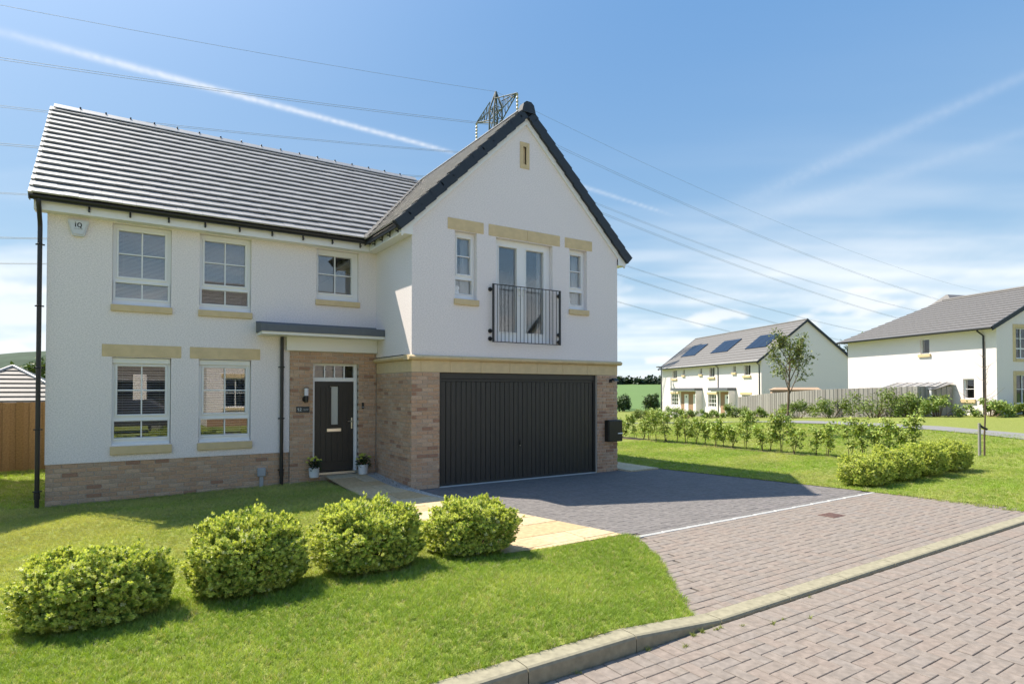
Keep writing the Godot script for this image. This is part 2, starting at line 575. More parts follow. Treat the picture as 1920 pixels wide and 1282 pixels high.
func make_ground() -> void:
	var base := MB.new()
	base.quad(Vector3(-2600, -2.6, 900), Vector3(2600, -2.6, 900), Vector3(2600, -2.6, -3800), Vector3(-2600, -2.6, -3800))
	setting("ground", base, M.field)
	# front lawn with the garden strip beside the house
	var zs := zrange(-1.93, 5.119, 40) + zrange(5.121, 7.432, 24)
	setting("lawn", sheet(zs, func(_z): return -26.0, front_edge, 60, lawn_left_y, 0.55), M.turf)
	setting("side_lawn", sheet(zrange(-40.0, -1.93, 30), func(_z): return -26.0, func(z): return -5.69 if z > -7.9 else 6.2, 30, lawn_left_y), M.turf)
	# the lawn beside the drive runs on to the houses beyond
	var zr := zrange(-170, -40, 22) + zrange(-38, -9, 24) + zrange(-8.5, 7.432, 60)
	setting("green", sheet(zr, func(z): return 6.21 if z < 0.45 else green_edge(z) - 0.01, func(z): return 130.0, 90, lawn_right_y, 2.2), M.turf_far)
	# beyond the street, behind the photographer
	setting("verge", sheet(zrange(13.5, 60.0, 10), func(_z): return -60.0, func(_z): return 70.0, 10, func(x, z): return road_y(x) + 0.05), M.turf_far)
	# a tarred footpath crosses the green
	var path := MB.new()
	var pts := [Vector2(17.5, -26), Vector2(20.2, -16), Vector2(22.0, -9.5), Vector2(23.4, -5), Vector2(23.2, -1), Vector2(22.0, 2.0), Vector2(20.6, 4.0), Vector2(18.5, 6.0), Vector2(16.0, 7.5)]
	for i in pts.size() - 1:
		var d0: Vector2 = (pts[mini(i + 1, pts.size() - 1)] - pts[maxi(i - 1, 0)]).normalized().orthogonal() * 0.8
		var d1: Vector2 = (pts[mini(i + 2, pts.size() - 1)] - pts[i]).normalized().orthogonal() * 0.8
		for k in 6:
			var q := []
			for s in [[k, 1], [k, -1], [k + 1, -1], [k + 1, 1]]:
				var t: float = s[0] / 6.0
				var p: Vector2 = pts[i].lerp(pts[i + 1], t) + d0.lerp(d1, t) * s[1]
				q.append(Vector3(p.x, lawn_right_y(p.x, p.y) + 0.03, p.y))
			path.quad(q[0], q[1], q[2], q[3])
	setting("path", path, M.tarmac)
	# a field climbing to a line of trees, and a wooded hill far off
	var field := MB.new()
	field.quad(at_view(-30, 118, -2.6), at_view(190, 118, -2.6), at_view(420, 330, 5.5), at_view(-40, 330, 5.5))
	setting("field", field, M.field)
	var hill := MB.new()
	var prof := [[-1900, 40], [-1600, 74], [-1480, 96], [-1380, 106], [-1280, 116], [-1180, 118], [-1080, 92], [-960, 78], [-880, 55], [-700, 30], [-400, 14]]
	for i in prof.size() - 1:
		for k in 5:
			var a0: float = [0.0, 0.35, 0.68, 0.9, 0.98, 1.0][k]
			var a1: float = [0.0, 0.35, 0.68, 0.9, 0.98, 1.0][k + 1]
			hill.quad(at_view(prof[i][0], 1300 + 90 * k, prof[i][1] * a0 - 3), at_view(prof[i + 1][0], 1300 + 90 * k, prof[i + 1][1] * a0 - 3), at_view(prof[i + 1][0], 1390 + 90 * k, prof[i + 1][1] * a1 - 3), at_view(prof[i][0], 1390 + 90 * k, prof[i][1] * a1 - 3))
	setting("hills", hill, M.hillside)

# ---------------------------------------------------------------- paving
var paver_shape: ArrayMesh

func lay(mb: MB, x0: float, x1: float, z0: float, z1: float, level: Callable, rng: RandomNumberGenerator, ch := 0.0035) -> void:
	# top of one paving block with its worn edge, for the blocks that are joined together
	var e := 0.0022
	x0 += e; x1 -= e; z0 += e; z1 -= e
	if x1 - x0 < 0.015 or z1 - z0 < 0.015:
		return
	var up := rng.randf_range(-0.0015, 0.0015)
	var q := []
	for p in [[x0, z0], [x1, z0], [x1, z1], [x0, z1]]:
		q.append(Vector3(p[0], level.call(p[0], p[1]) + up, p[1]))
	var i0: Vector3 = q[0] + Vector3(ch, 0, ch)
	var i1: Vector3 = q[1] + Vector3(-ch, 0, ch)
	var i2: Vector3 = q[2] + Vector3(-ch, 0, -ch)
	var i3: Vector3 = q[3] + Vector3(ch, 0, -ch)
	mb.quad(i0, i3, i2, i1)
	var dn := Vector3(0, -ch, 0)
	var dd := Vector3(0, -0.02, 0)
	var o := [q[0] + dn, q[1] + dn, q[2] + dn, q[3] + dn]
	var inn := [i0, i1, i2, i3]
	for k in 4:
		var l := (k + 1) % 4
		mb.quad(o[l], o[k], inn[k], inn[l])
		mb.quad(o[l] + dd, o[k] + dd, o[k], o[l])

# blocks: list of [x0, x1, z0, z1]; the full ones nearest the camera become parts, the rest one joined part
func pave(parent: Node3D, blocks: Array, mats: Array, level: Callable, tones: Array, most := 300, sd := 1) -> void:
	var rng := RandomNumberGenerator.new()
	rng.seed = sd
	if paver_shape == null:
		var s := MB.new()
		s.cbox(Vector3(0, -0.025, 0), Vector3(0.1956, 0.05, 0.0956), 0.0035)
		paver_shape = s.mesh()
	var ranked := []
	for i in blocks.size():
		var b: Array = blocks[i]
		var w: float = b[1] - b[0]
		var h: float = b[3] - b[2]
		var p := Vector3((b[0] + b[1]) * 0.5, 0.1, (b[2] + b[3]) * 0.5) - CAM
		var dist := p.length()
		var dep := p.dot(AHEAD)
		var u := p.dot(RIGHT) / maxf(dep, 0.01)
		var v := -p.y / maxf(dep, 0.01)
		var whole := absf(maxf(w, h) - 0.2) < 0.002 and absf(minf(w, h) - 0.1) < 0.002
		if whole and dep > 0.5 and absf(u) < 0.84 and v < 0.50:
			ranked.append([dist, i])
	ranked.sort_custom(func(a, b): return a[0] < b[0])
	var single := {}
	for k in mini(most, ranked.size()):
		single[ranked[k][1]] = true
	var mb := MB.new()
	mb.tinted = true
	for i in blocks.size():
		var b: Array = blocks[i]
		var pick := rng.randi() % mats.size()
		if single.has(i):
			var o := part(parent, "paver", paver_shape, mats[pick])
			var x: float = (b[0] + b[1]) * 0.5
			var z: float = (b[2] + b[3]) * 0.5
			var y: float = level.call(x, z)
			o.position = Vector3(x, y + rng.randf_range(-0.002, 0.002), z)
			var along_z: bool = b[3] - b[2] > b[1] - b[0]
			var tilt := Basis(Vector3.FORWARD, -atan((level.call(x + 0.1, z) - level.call(x - 0.1, z)) / 0.2)) * Basis(Vector3.RIGHT, -atan((level.call(x, z + 0.1) - level.call(x, z - 0.1)) / 0.2))
			o.basis = tilt * Basis(Vector3.UP, (PI / 2 if along_z else 0.0) + rng.randf_range(-0.006, 0.006))
		else:
			mb.col = tones[pick]
			lay(mb, b[0], b[1], b[2], b[3], level, rng)
	var rest := part(parent, "joined_pavers", mb, M.paving_rest, "stuff")

func herring(x0: float, x1: float, z0: float, z1: float, left: Callable) -> Array:
	var out := []
	var a := 0.1
	var nx := int(ceil((x1 - x0) / a)) + 2
	var nz := int(ceil((z1 - z0) / a)) + 2
	for i in range(-2, nx):
		for j in range(-2, nz):
			var k := posmod(i - j, 4)
			var b := []
			if k == 0: b = [x0 + i * a, x0 + (i + 2) * a, z0 + j * a, z0 + (j + 1) * a]
			elif k == 3: b = [x0 + i * a, x0 + (i + 1) * a, z0 + j * a, z0 + (j + 2) * a]
			else: continue
			var lx: float = maxf(x0, left.call(clampf((b[2] + b[3]) * 0.5, z0, z1)))
			b[0] = maxf(b[0], lx); b[1] = minf(b[1], x1)
			b[2] = maxf(b[2], z0); b[3] = minf(b[3], z1)
			if b[1] - b[0] > 0.018 and b[3] - b[2] > 0.018:
				out.append(b)
	return out

func linear_of(mats: Array) -> Array:
	var t := []
	for m in mats:
		t.append(m.albedo_color.srgb_to_linear())
	return t

func make_paving() -> void:
	# street of grey-pink blocks in herringbone, with two courses along the kerb
	var bed := MB.new()
	for i in 44:
		var xa := -40.0 + i * 2.5
		bed.quad(Vector3(xa, road_y(xa) - 0.012, 7.4), Vector3(xa, road_y(xa) - 0.012, 13.6), Vector3(xa + 2.5, road_y(xa + 2.5) - 0.012, 13.6), Vector3(xa + 2.5, road_y(xa + 2.5) - 0.012, 7.4))
	var road := setting("road", bed, M.joint_sand)
	var lvl := func(x, _z): return road_y(x)
	var blocks := []
	var x := -9.0
	while x < 16.0:
		blocks.append([x, x + 0.1, 7.60, 7.80])
		x += 0.1
	x = -9.0
	while x < 16.0:
		blocks.append([x, x + 0.2, 7.80, 7.90])
		x += 0.2
	blocks += herring(-9.0, 16.0, 7.90, 12.4, func(_z): return -9.0)
	pave(road, blocks, M.paving, lvl, linear_of(M.paving), 300, 3)
	var far := MB.new()
	for q in [[-40.0, -9.0, 7.6, 13.4], [16.0, 68.0, 7.6, 13.4], [-9.0, 16.0, 12.4, 13.4]]:
		far.quad(Vector3(q[0], road_y(q[0]), q[2]), Vector3(q[0], road_y(q[0]), q[3]), Vector3(q[1], road_y(q[1]), q[3]), Vector3(q[1], road_y(q[1]), q[2]))
	part(road, "far_paving", far, M.paving[0])
	# crossing between kerb and drain
	var abed := MB.new()
	var rows := zrange(5.32, 7.42, 20)
	for i in rows.size() - 1:
		var a: float = apron_left(rows[i])
		var b: float = apron_left(rows[i + 1])
		abed.quad(Vector3(a, drive_y(a, 6) - 0.014, rows[i]), Vector3(b, drive_y(b, 6) - 0.014, rows[i + 1]), Vector3(6.72, drive_y(6.72, 6) - 0.014, rows[i + 1]), Vector3(6.72, drive_y(6.72, 6) - 0.014, rows[i]))
	var apron := setting("pavement", abed, M.joint_sand)
	var al := func(xx, _z): return road_y(xx) + 0.022
	var ab := []
	x = 0.75
	while x < 6.3:
		ab.append([x, x + 0.2, 5.33, 5.43])
		x += 0.2
	var z := 5.43
	while z < 7.10:
		var e := apron_left(z + 0.05)
		ab.append([e, e + 0.2, z, z + 0.1])
		z += 0.1
	ab += herring(-0.8, 6.72, 5.43, 7.12, func(zz): return apron_left(zz) + 0.2).filter(func(b): return b[0] < green_edge(b[2]) - 0.02)
	for row in [7.12, 7.22]:
		x = -0.72
		while x < 6.7:
			ab.append([x, x + 0.2, row, row + 0.1])
			x += 0.2
	x = -0.78
	while x < 6.7:
		ab.append([x, x + 0.1, 7.32, 7.42])
		x += 0.1
	pave(apron, ab, M.paving, al, linear_of(M.paving), 300, 5)
	# charcoal drive
	var dbed := MB.new()
	rows = zrange(0.0, 5.25, 24)
	for i in rows.size() - 1:
		var a := drive_left(rows[i])
		var b := drive_left(rows[i + 1])
		dbed.quad(Vector3(a, drive_y(a, rows[i]) - 0.014, rows[i]), Vector3(b, drive_y(b, rows[i + 1]) - 0.014, rows[i + 1]), Vector3(6.3, drive_y(6.3, rows[i + 1]) - 0.014, rows[i + 1]), Vector3(6.3, drive_y(6.3, rows[i]) - 0.014, rows[i]))
	var drive := setting("driveway", dbed, M.joint_sand)
	var db := []
	z = 0.1
	while z < 5.1:
		var e := drive_left(z + 0.1)
		db.append([e, e + 0.1, z, z + 0.2])
		db.append([6.2, 6.3, z, z + 0.2])
		z += 0.2
	x = 0.03
	while x < 6.2:
		db.append([x, x + 0.2, 0.0, 0.1])
		if x > 0.8: db.append([x, x + 0.2, 5.14, 5.24])
		x += 0.2
	db += herring(0.0, 6.2, 0.1, 5.14, func(zz): return drive_left(zz) + 0.1)
	pave(drive, db, M.charcoal, drive_y, linear_of(M.charcoal), 300, 7)
	# drain across the mouth of the drive, and the threshold strip under the garage door
	var dr := thing("channel_drain", "pale slotted channel drain across the mouth of the charcoal drive", "drain", Vector3(0.66, 0, 5.285))
	var dm := MB.new()
	for i in 12:
		var xa := i * 0.47
		dm.cspan(Vector3(xa + 0.002, drive_y(xa + 0.66, 5.3) - 0.03, -0.030), Vector3(xa + 0.468, drive_y(xa + 0.9, 5.3) + 0.002, 0.030), 0.004)
	part(dr, "channel", dm, M.drain)
	dm = MB.new()
	for i in 12:
		var xa := i * 0.47
		dm.span(Vector3(xa + 0.01, drive_y(xa + 0.9, 5.3) + 0.001, -0.003), Vector3(xa + 0.46, drive_y(xa + 0.9, 5.3) + 0.0035, 0.003))
	part(dr, "slot", dm, M.ink)
	# metal inspection cover in the crossing
	var cv := thing("inspection_cover", "small rusty brown metal inspection cover set in the block paving", "cover", Vector3(3.86, road_y(3.9) + 0.022, 5.92), 0.0)
	var cm := MB.new()
	cm.cspan(Vector3(-0.15, -0.02, -0.12), Vector3(0.15, 0.004, 0.12), 0.002)
	part(cv, "frame", cm, M.cover)
	cm = MB.new()
	cm.cspan(Vector3(-0.125, 0.0, -0.095), Vector3(0.125, 0.007, 0.095), 0.002)
	for k in 6:
		cm.span(Vector3(-0.11, 0.006, -0.085 + k * 0.032), Vector3(0.11, 0.009, -0.075 + k * 0.032))
	part(cv, "lid", cm, M.cover)
	# kerb stones
	var kerb := setting("kerb", MB.new(), M.kerb)
	var first := MB.new()
	first.span(Vector3(-40, -0.4, 7.46), Vector3(68, 0.0, 7.56))
	kerb.mesh = first.mesh()
	x = -15.3
	while x < 24.0:
		var len := 0.915
		var p := []
		for q in [[0.004, 0], [len - 0.004, 1]]:
			var xx: float = x + q[0]
			var top := road_y(xx) + kerb_up(xx)
			p.append([xx, top])
		var km := MB.new()
		var prof := []
		for e in p:
			var t: float = e[1]
			prof.append([Vector3(e[0], -0.1, 7.595), Vector3(e[0], t - 0.022, 7.588), Vector3(e[0], t - 0.007, 7.579), Vector3(e[0], t, 7.562), Vector3(e[0], t, 7.43), Vector3(e[0], -0.1, 7.425)])
		for k in 5:
			km.quad(prof[0][k], prof[1][k], prof[1][k + 1], prof[0][k + 1])
		for k in range(1, 5):
			km.tri(prof[0][0], prof[0][k], prof[0][k + 1])
			km.tri(prof[1][0], prof[1][k + 1], prof[1][k])
		part(kerb, "kerb_stone", km, M.kerb)
		x += len
	# sandstone path from the door to the crossing
	var pbed := MB.new()
	rows = zrange(-1.92, 5.10, 24)
	var path_right := func(zz: float) -> float: return -0.30 if zz < -0.2 else minf(drive_left(maxf(zz, 0.0)), lerpf(-0.30, 0.10, clampf((zz + 0.2) / 1.5, 0, 1))) if zz < 1.3 else drive_left(zz)
	var path_y := func(xx: float, zz: float) -> float:
		var h := lerpf(0.135, 0.02, clampf((zz + 1.9) / 3.2, 0, 1))
		return maxf(lerpf(h, drive_y(xx, zz), smoothstep(-0.5, 2.5, zz)), drive_y(xx, zz)) + 0.006
	for i in rows.size() - 1:
		var ra: float = path_right.call(rows[i])
		var rb: float = path_right.call(rows[i + 1])
		pbed.quad(Vector3(-1.1, path_y.call(-1.1, rows[i]) - 0.018, rows[i]), Vector3(-1.1, path_y.call(-1.1, rows[i + 1]) - 0.018, rows[i + 1]), Vector3(rb, path_y.call(rb, rows[i + 1]) - 0.018, rows[i + 1]), Vector3(ra, path_y.call(ra, rows[i]) - 0.018, rows[i]))
	var walk := setting("footpath", pbed, M.mortar)
	var rng := RandomNumberGenerator.new()
	rng.seed = 12
	z = -1.92
	var course := 0
	while z < 5.05:
		var dz: float = minf([0.45, 0.6, 0.45, 0.3][course % 4], 5.10 - z)
		var xa := -1.1
		var cut := 0
		while true:
			var w: float = [0.6, 0.45, 0.75, 0.5][(course * 3 + cut) % 4]
			var rz0: float = path_right.call(z)
			var rz1: float = path_right.call(z + dz)
			var xb: float = xa + w
			var last := xb > minf(rz0, rz1) - 0.12
			var b0 := rz0 if last else xb
			var b1 := rz1 if last else xb
			var sm := MB.new()
			var g := 0.006
			var cor := [Vector3(xa + g, 0, z + g), Vector3(b0 - g, 0, z + g), Vector3(b1 - g, 0, z + dz - g), Vector3(xa + g, 0, z + dz - g)]
			var ring := []
			var rise := rng.randf_range(-0.002, 0.002)
			for q in cor:
				q.y = path_y.call(q.x, q.z) + rise
				ring.append(q)
			var mid: Vector3 = (ring[0] + ring[2]) * 0.5
			var low := []
			var shoulder := []
			for q in ring:
				low.append(q + Vector3(0, -0.03, 0))
				shoulder.append(q.lerp(mid, 0.02) + Vector3(0, 0.0, 0))
			for q in 4:
				ring[q].y -= 0.005
			sm.quad(shoulder[0], shoulder[3], shoulder[2], shoulder[1])
			for q in 4:
				var r2 := (q + 1) % 4
				sm.quad(ring[r2], ring[q], shoulder[q], shoulder[r2])
				sm.quad(low[r2], low[q], ring[q], ring[r2])
			part(walk, "paving_slab", sm, M.slabs[rng.randi() % M.slabs.size()])
			if last: break
			xa = xb
			cut += 1
		z += dz
		course += 1
	# pale slabs along the far side of the garage
	var side := setting("side_path", MB.new(), M.mortar)
	var sb := MB.new()
	sb.quad(Vector3(5.26, 0.012, -8), Vector3(5.26, 0.012, 0.38), Vector3(6.2, 0.03, 0.38), Vector3(6.2, 0.03, -8))
	side.mesh = sb.mesh()
	z = -5.6
	while z < 0.3:
		for q in [[5.29, 5.74], [5.75, 6.2]]:
			var sm := MB.new()
			sm.cspan(Vector3(q[0], 0.0, z + 0.005), Vector3(q[1], 0.045, z + 0.595), 0.005)
			part(side, "paving_slab", sm, M.slabs[1])
		z += 0.6
	# gravel strip along the garage wall
	var gb := MB.new()
	gb.quad(Vector3(-0.30, 0.10, -1.92), Vector3(-0.30, 0.035, 0.0), Vector3(0.0, 0.03, 0.0), Vector3(0.0, 0.10, -1.92))
	gb.quad(Vector3(-0.30, 0.035, 0.0), Vector3(0.05, 0.02, 1.45), Vector3(0.11, 0.02, 1.3), Vector3(0.02, 0.01, 0.0))
	var pebbles := []
	var tones := []
	for i in 2600:
		var t := rng.randf()
		var zz := lerpf(-1.9, 1.3, t)
		var a := -0.30 if zz < -0.2 else lerpf(-0.30, 0.07, (zz + 0.2) / 1.5)
		var b := -0.01 if zz < 0.0 else drive_left(zz) - 0.01
		var xx := lerpf(a, b, rng.randf())
		var y := lerpf(0.115, 0.03, clampf((zz + 1.9) / 2.2, 0, 1)) + 0.012 * rng.randf()
		var s := rng.randf_range(0.010, 0.024)
		pebbles.append(Transform3D(Basis.from_euler(Vector3(rng.randf() * 6, rng.randf() * 6, rng.randf() * 6)).scaled(Vector3(s, s * 0.75, s * 1.1)), Vector3(xx, y, zz)))
		var g := rng.randf_range(0.7, 1.25)
		tones.append(Color(g, g * 0.99, g * 0.96))
	var pb := MB.new()
	pb.cbox(Vector3.ZERO, Vector3(1, 1, 1), 0.3)
	var gravel := scatter(self, "gravel", pb.mesh(), M.pebble, pebbles, tones)
	gravel.set_meta("kind", "stuff")
	gravel.set_meta("label", "strip of pale grey gravel along the garage side wall")
	gravel.set_meta("category", "gravel")
	setting("gravel_bed", gb, M.soil)

func scatter(parent: Node, called: String, shape: Mesh, m: Material, places: Array, tones: Array) -> MultiMeshInstance3D:
	var mm := MultiMesh.new()
	mm.transform_format = MultiMesh.TRANSFORM_3D
	mm.use_colors = true
	mm.mesh = shape
	mm.instance_count = places.size()
	for i in places.size():
		mm.set_instance_transform(i, places[i])
		mm.set_instance_color(i, tones[i])
	var o := MultiMeshInstance3D.new()
	o.name = called
	o.multimesh = mm
	o.material_override = m
	parent.add_child(o, true)
	return o

# ---------------------------------------------------------------- walls with openings
# front in the plane (o, ux, uy), openings [x0, x1, y0, y1], thickness inwards
func wall_face(mb: MB, o: Vector3, ux: Vector3, uy: Vector3, x0: float, x1: float, bottom: float, top: Callable, holes: Array, thick: float, breaks := []) -> void:
	var nrm := ux.cross(uy).normalized()
	var xs := [x0, x1] + breaks
	for h in holes:
		xs.append(h[0]); xs.append(h[1])
	xs.sort()
	var back := nrm * -thick
	var pt := func(x: float, y: float) -> Vector3: return o + ux * x + uy * y
	for i in xs.size() - 1:
		var a: float = xs[i]
		var b: float = xs[i + 1]
		if b - a < 1e-4 or a < x0 - 1e-4 or b > x1 + 1e-4:
			continue
		var cuts := []
		for h in holes:
			if h[0] < b - 1e-4 and h[1] > a + 1e-4:
				cuts.append(h)
		cuts.sort_custom(func(p, q): return p[2] < q[2])
		var y := bottom
		for h in cuts + [null]:
			var ta: float = top.call(a) if h == null else h[2]
			var tb: float = top.call(b) if h == null else h[2]
			if maxf(ta, tb) - y > 1e-4:
				mb.quad(pt.call(a, y), pt.call(b, y), pt.call(b, tb), pt.call(a, ta))
				mb.quad(pt.call(b, y) + back, pt.call(a, y) + back, pt.call(a, ta) + back, pt.call(b, tb) + back)
			if h != null:
				y = h[3]
		mb.quad(pt.call(a, bottom), pt.call(a, bottom) + back, pt.call(b, bottom) + back, pt.call(b, bottom))
		mb.quad(pt.call(b, top.call(b)), pt.call(b, top.call(b)) + back, pt.call(a, top.call(a)) + back, pt.call(a, top.call(a)))
	for h in holes:
		var q := [pt.call(h[0], h[2]), pt.call(h[1], h[2]), pt.call(h[1], h[3]), pt.call(h[0], h[3])]
		for k in 4:
			var l := (k + 1) % 4
			mb.quad(q[k], q[l], q[l] + back, q[k] + back)
	for e in [[x0, -1], [x1, 1]]:
		var p0: Vector3 = pt.call(e[0], bottom)
		var p1: Vector3 = pt.call(e[0], top.call(e[0]))
		if e[1] < 0: mb.quad(p0, p1, p1 + back, p0 + back)
		else: mb.quad(p0, p0 + back, p1 + back, p1)

# ---------------------------------------------------------------- brickwork
var brick_list := []

func brick_field(o: Vector3, ux: Vector3, uy: Vector3, x0: float, x1: float, y0: float, y1: float, holes: Array, shift := 0.0) -> void:
	var cy := 0.075
	var row := 0
	var y := y0
	while y < y1 - 0.02:
		var top := minf(y + 0.065, y1)
		var x := x0 - (0.1125 if row % 2 else 0.0) - shift
		while x < x1 - 0.01:
			var spans := [[maxf(x, x0), minf(x + 0.215, x1)]]
			for h in holes:
				if top > h[2] + 0.01 and y < h[3] - 0.01:
					var next := []
					for s in spans:
						if s[0] < h[0]: next.append([s[0], minf(s[1], h[0])])
						if s[1] > h[1]: next.append([maxf(s[0], h[1]), s[1]])
					spans = next
			for s in spans:
				if s[1] - s[0] > 0.025:
					brick_list.append([o, ux, uy, s[0], s[1], y, top])
			x += 0.225
		y += cy
		row += 1

func lay_bricks(parent: Node3D) -> void:
	var rng := RandomNumberGenerator.new()
	rng.seed = 41
	var ranked := []
	for i in brick_list.size():
		var b: Array = brick_list[i]
		if b[4] - b[3] > 0.21 and b[6] - b[5] > 0.06:
			var p: Vector3 = b[0] + b[1] * (b[3] + b[4]) * 0.5 + b[2] * b[5]
			var facing: float = absf(b[1].cross(b[2]).dot((CAM - p).normalized()))
			ranked.append([p.distance_to(CAM) / facing, i])
	ranked.sort_custom(func(a, b): return a[0] < b[0])
	var single := {}
	for k in mini(300, ranked.size()):
		single[ranked[k][1]] = true
	var whole := MB.new()
	whole.cbox(Vector3(0, 0, -0.04), Vector3(0.215, 0.065, 0.09), 0.004)
	var shape := whole.mesh()
	var rest := MB.new()
	rest.tinted = true
	var tones := linear_of(M.bricks)
	for i in brick_list.size():
		var b: Array = brick_list[i]
		var pick: int = [0, 0, 0, 1, 1, 2, 2, 2, 3, 3, 4, 4, 4, 0, 5][rng.randi() % 15]
		var nrm: Vector3 = b[1].cross(b[2])
		var basis := Basis(b[1], b[2], nrm)
		var mid: Vector3 = b[0] + b[1] * (b[3] + b[4]) * 0.5 + b[2] * (b[5] + b[6]) * 0.5 + nrm * rng.randf_range(-0.002, 0.0015)
		if single.has(i):
			var q = part(parent, "brick", shape, M.bricks[pick])
			q.transform = Transform3D(basis, mid)
		else:
			rest.col = tones[pick]
			rest.cbox(mid - nrm * 0.04, Vector3(b[4] - b[3], b[6] - b[5], 0.09), 0.004, basis)
	part(parent, "joined_bricks", rest, M.paving_rest, "stuff")

# ---------------------------------------------------------------- tiled slopes
# o: foot of the slope; along the eave U, up the slope V, out of it W; the limits give where the courses begin and end at height v
func tile_slope(parent: Node3D, o: Vector3, U: Vector3, V: Vector3, W: Vector3, length: float, gauge: float, width: float, from: Callable, to: Callable, most: int, sd: int, butt := 0.056) -> void:
	var rng := RandomNumberGenerator.new()
	rng.seed = sd
	var rows := int(round(length / gauge))
	var over := 0.05
	var bs := Basis(U, W, -V)
	var wedge := func(mb: MB, a0: float, b0: float, a1: float, b1: float, v0: float, v1: float, lift: float) -> void:
		# a: start, b: end at foot (0) and head (1), in the slope's own axes
		var t := butt + lift
		var h := 0.006 + lift
		var p := [Vector3(a0, butt * 0.5, -v0), Vector3(b0, butt * 0.5, -v0), Vector3(b1, -0.012, -v1), Vector3(a1, -0.012, -v1)]
		var c := 0.004
		var s := [Vector3(a0, t - c, -v0), Vector3(b0, t - c, -v0), Vector3(b1, h, -v1), Vector3(a1, h, -v1)]
		var r := [Vector3(a0, t, -v0 - c), Vector3(b0, t, -v0 - c)]
		mb.quad(r[0], r[1], s[2], s[3])
		mb.quad(s[0], s[1], r[1], r[0])
		mb.quad(p[0], p[1], s[1], s[0])
		mb.quad(p[1], p[2], s[2], s[1])
		mb.quad(p[3], p[0], s[0], s[3])
		mb.quad(p[3], p[2], p[1], p[0])
	var full := MB.new()
	wedge.call(full, -width * 0.5 + 0.0008, width * 0.5 - 0.0008, -width * 0.5 + 0.0008, width * 0.5 - 0.0008, 0.0, gauge + over, 0.0)
	var shape := full.mesh()
	var spots := []
	for r in rows:
		var v0 := r * gauge
		var v1 := v0 + gauge + over
		var ve := minf(v1, length)
		var lo0: float = from.call(v0)
		var lo1: float = from.call(ve)
		var hi0: float = to.call(v0)
		var hi1: float = to.call(ve)
		var u := minf(lo0, lo1) - (width * 0.5 if r % 2 else 0.0)
		while u < maxf(hi0, hi1):
			var a := u
			var b := u + width
			var q := [maxf(a, lo0), minf(b, hi0), maxf(a, lo1), minf(b, hi1), v0, ve]
			if (q[1] - q[0]) > 0.012 or (q[3] - q[2]) > 0.012:
				q[1] = maxf(q[1], q[0] + 0.004)
				q[3] = maxf(q[3], q[2] + 0.004)
				var isfull: bool = absf(q[1] - q[0] - width) < 1e-3 and absf(q[3] - q[2] - width) < 1e-3 and ve == v1
				var mid := o + U * (u + width * 0.5) + V * v0
				spots.append([mid.distance_to(CAM), isfull, q, u])
			u += width
	var order := range(spots.size())
	order.sort_custom(func(i, j): return spots[i][0] < spots[j][0])
	var single := {}
	for i in order:
		if single.size() >= most: break
		if spots[i][1]: single[i] = true
	var rest := {}
	for i in spots.size():
		var s: Array = spots[i]
		var pick = rng.randi() % M.tiles.size()
		var lift := rng.randf_range(-0.002, 0.003)
		if single.has(i):
			var t = part(parent, "roof_tile", shape, M.tiles[pick])
			t.transform = Transform3D(bs, o + U * (s[3] + width * 0.5) + V * s[2][4] + W * lift)
		else:
			if not rest.has(pick): rest[pick] = MB.new()
			var q: Array = s[2]
			wedge.call(rest[pick], q[0], q[1], q[2], q[3], q[4], q[5], lift)
	for pick in rest:
		var j = part(parent, "joined_tiles", rest[pick], M.tiles[pick], "stuff")
		j.transform = Transform3D(bs, o)

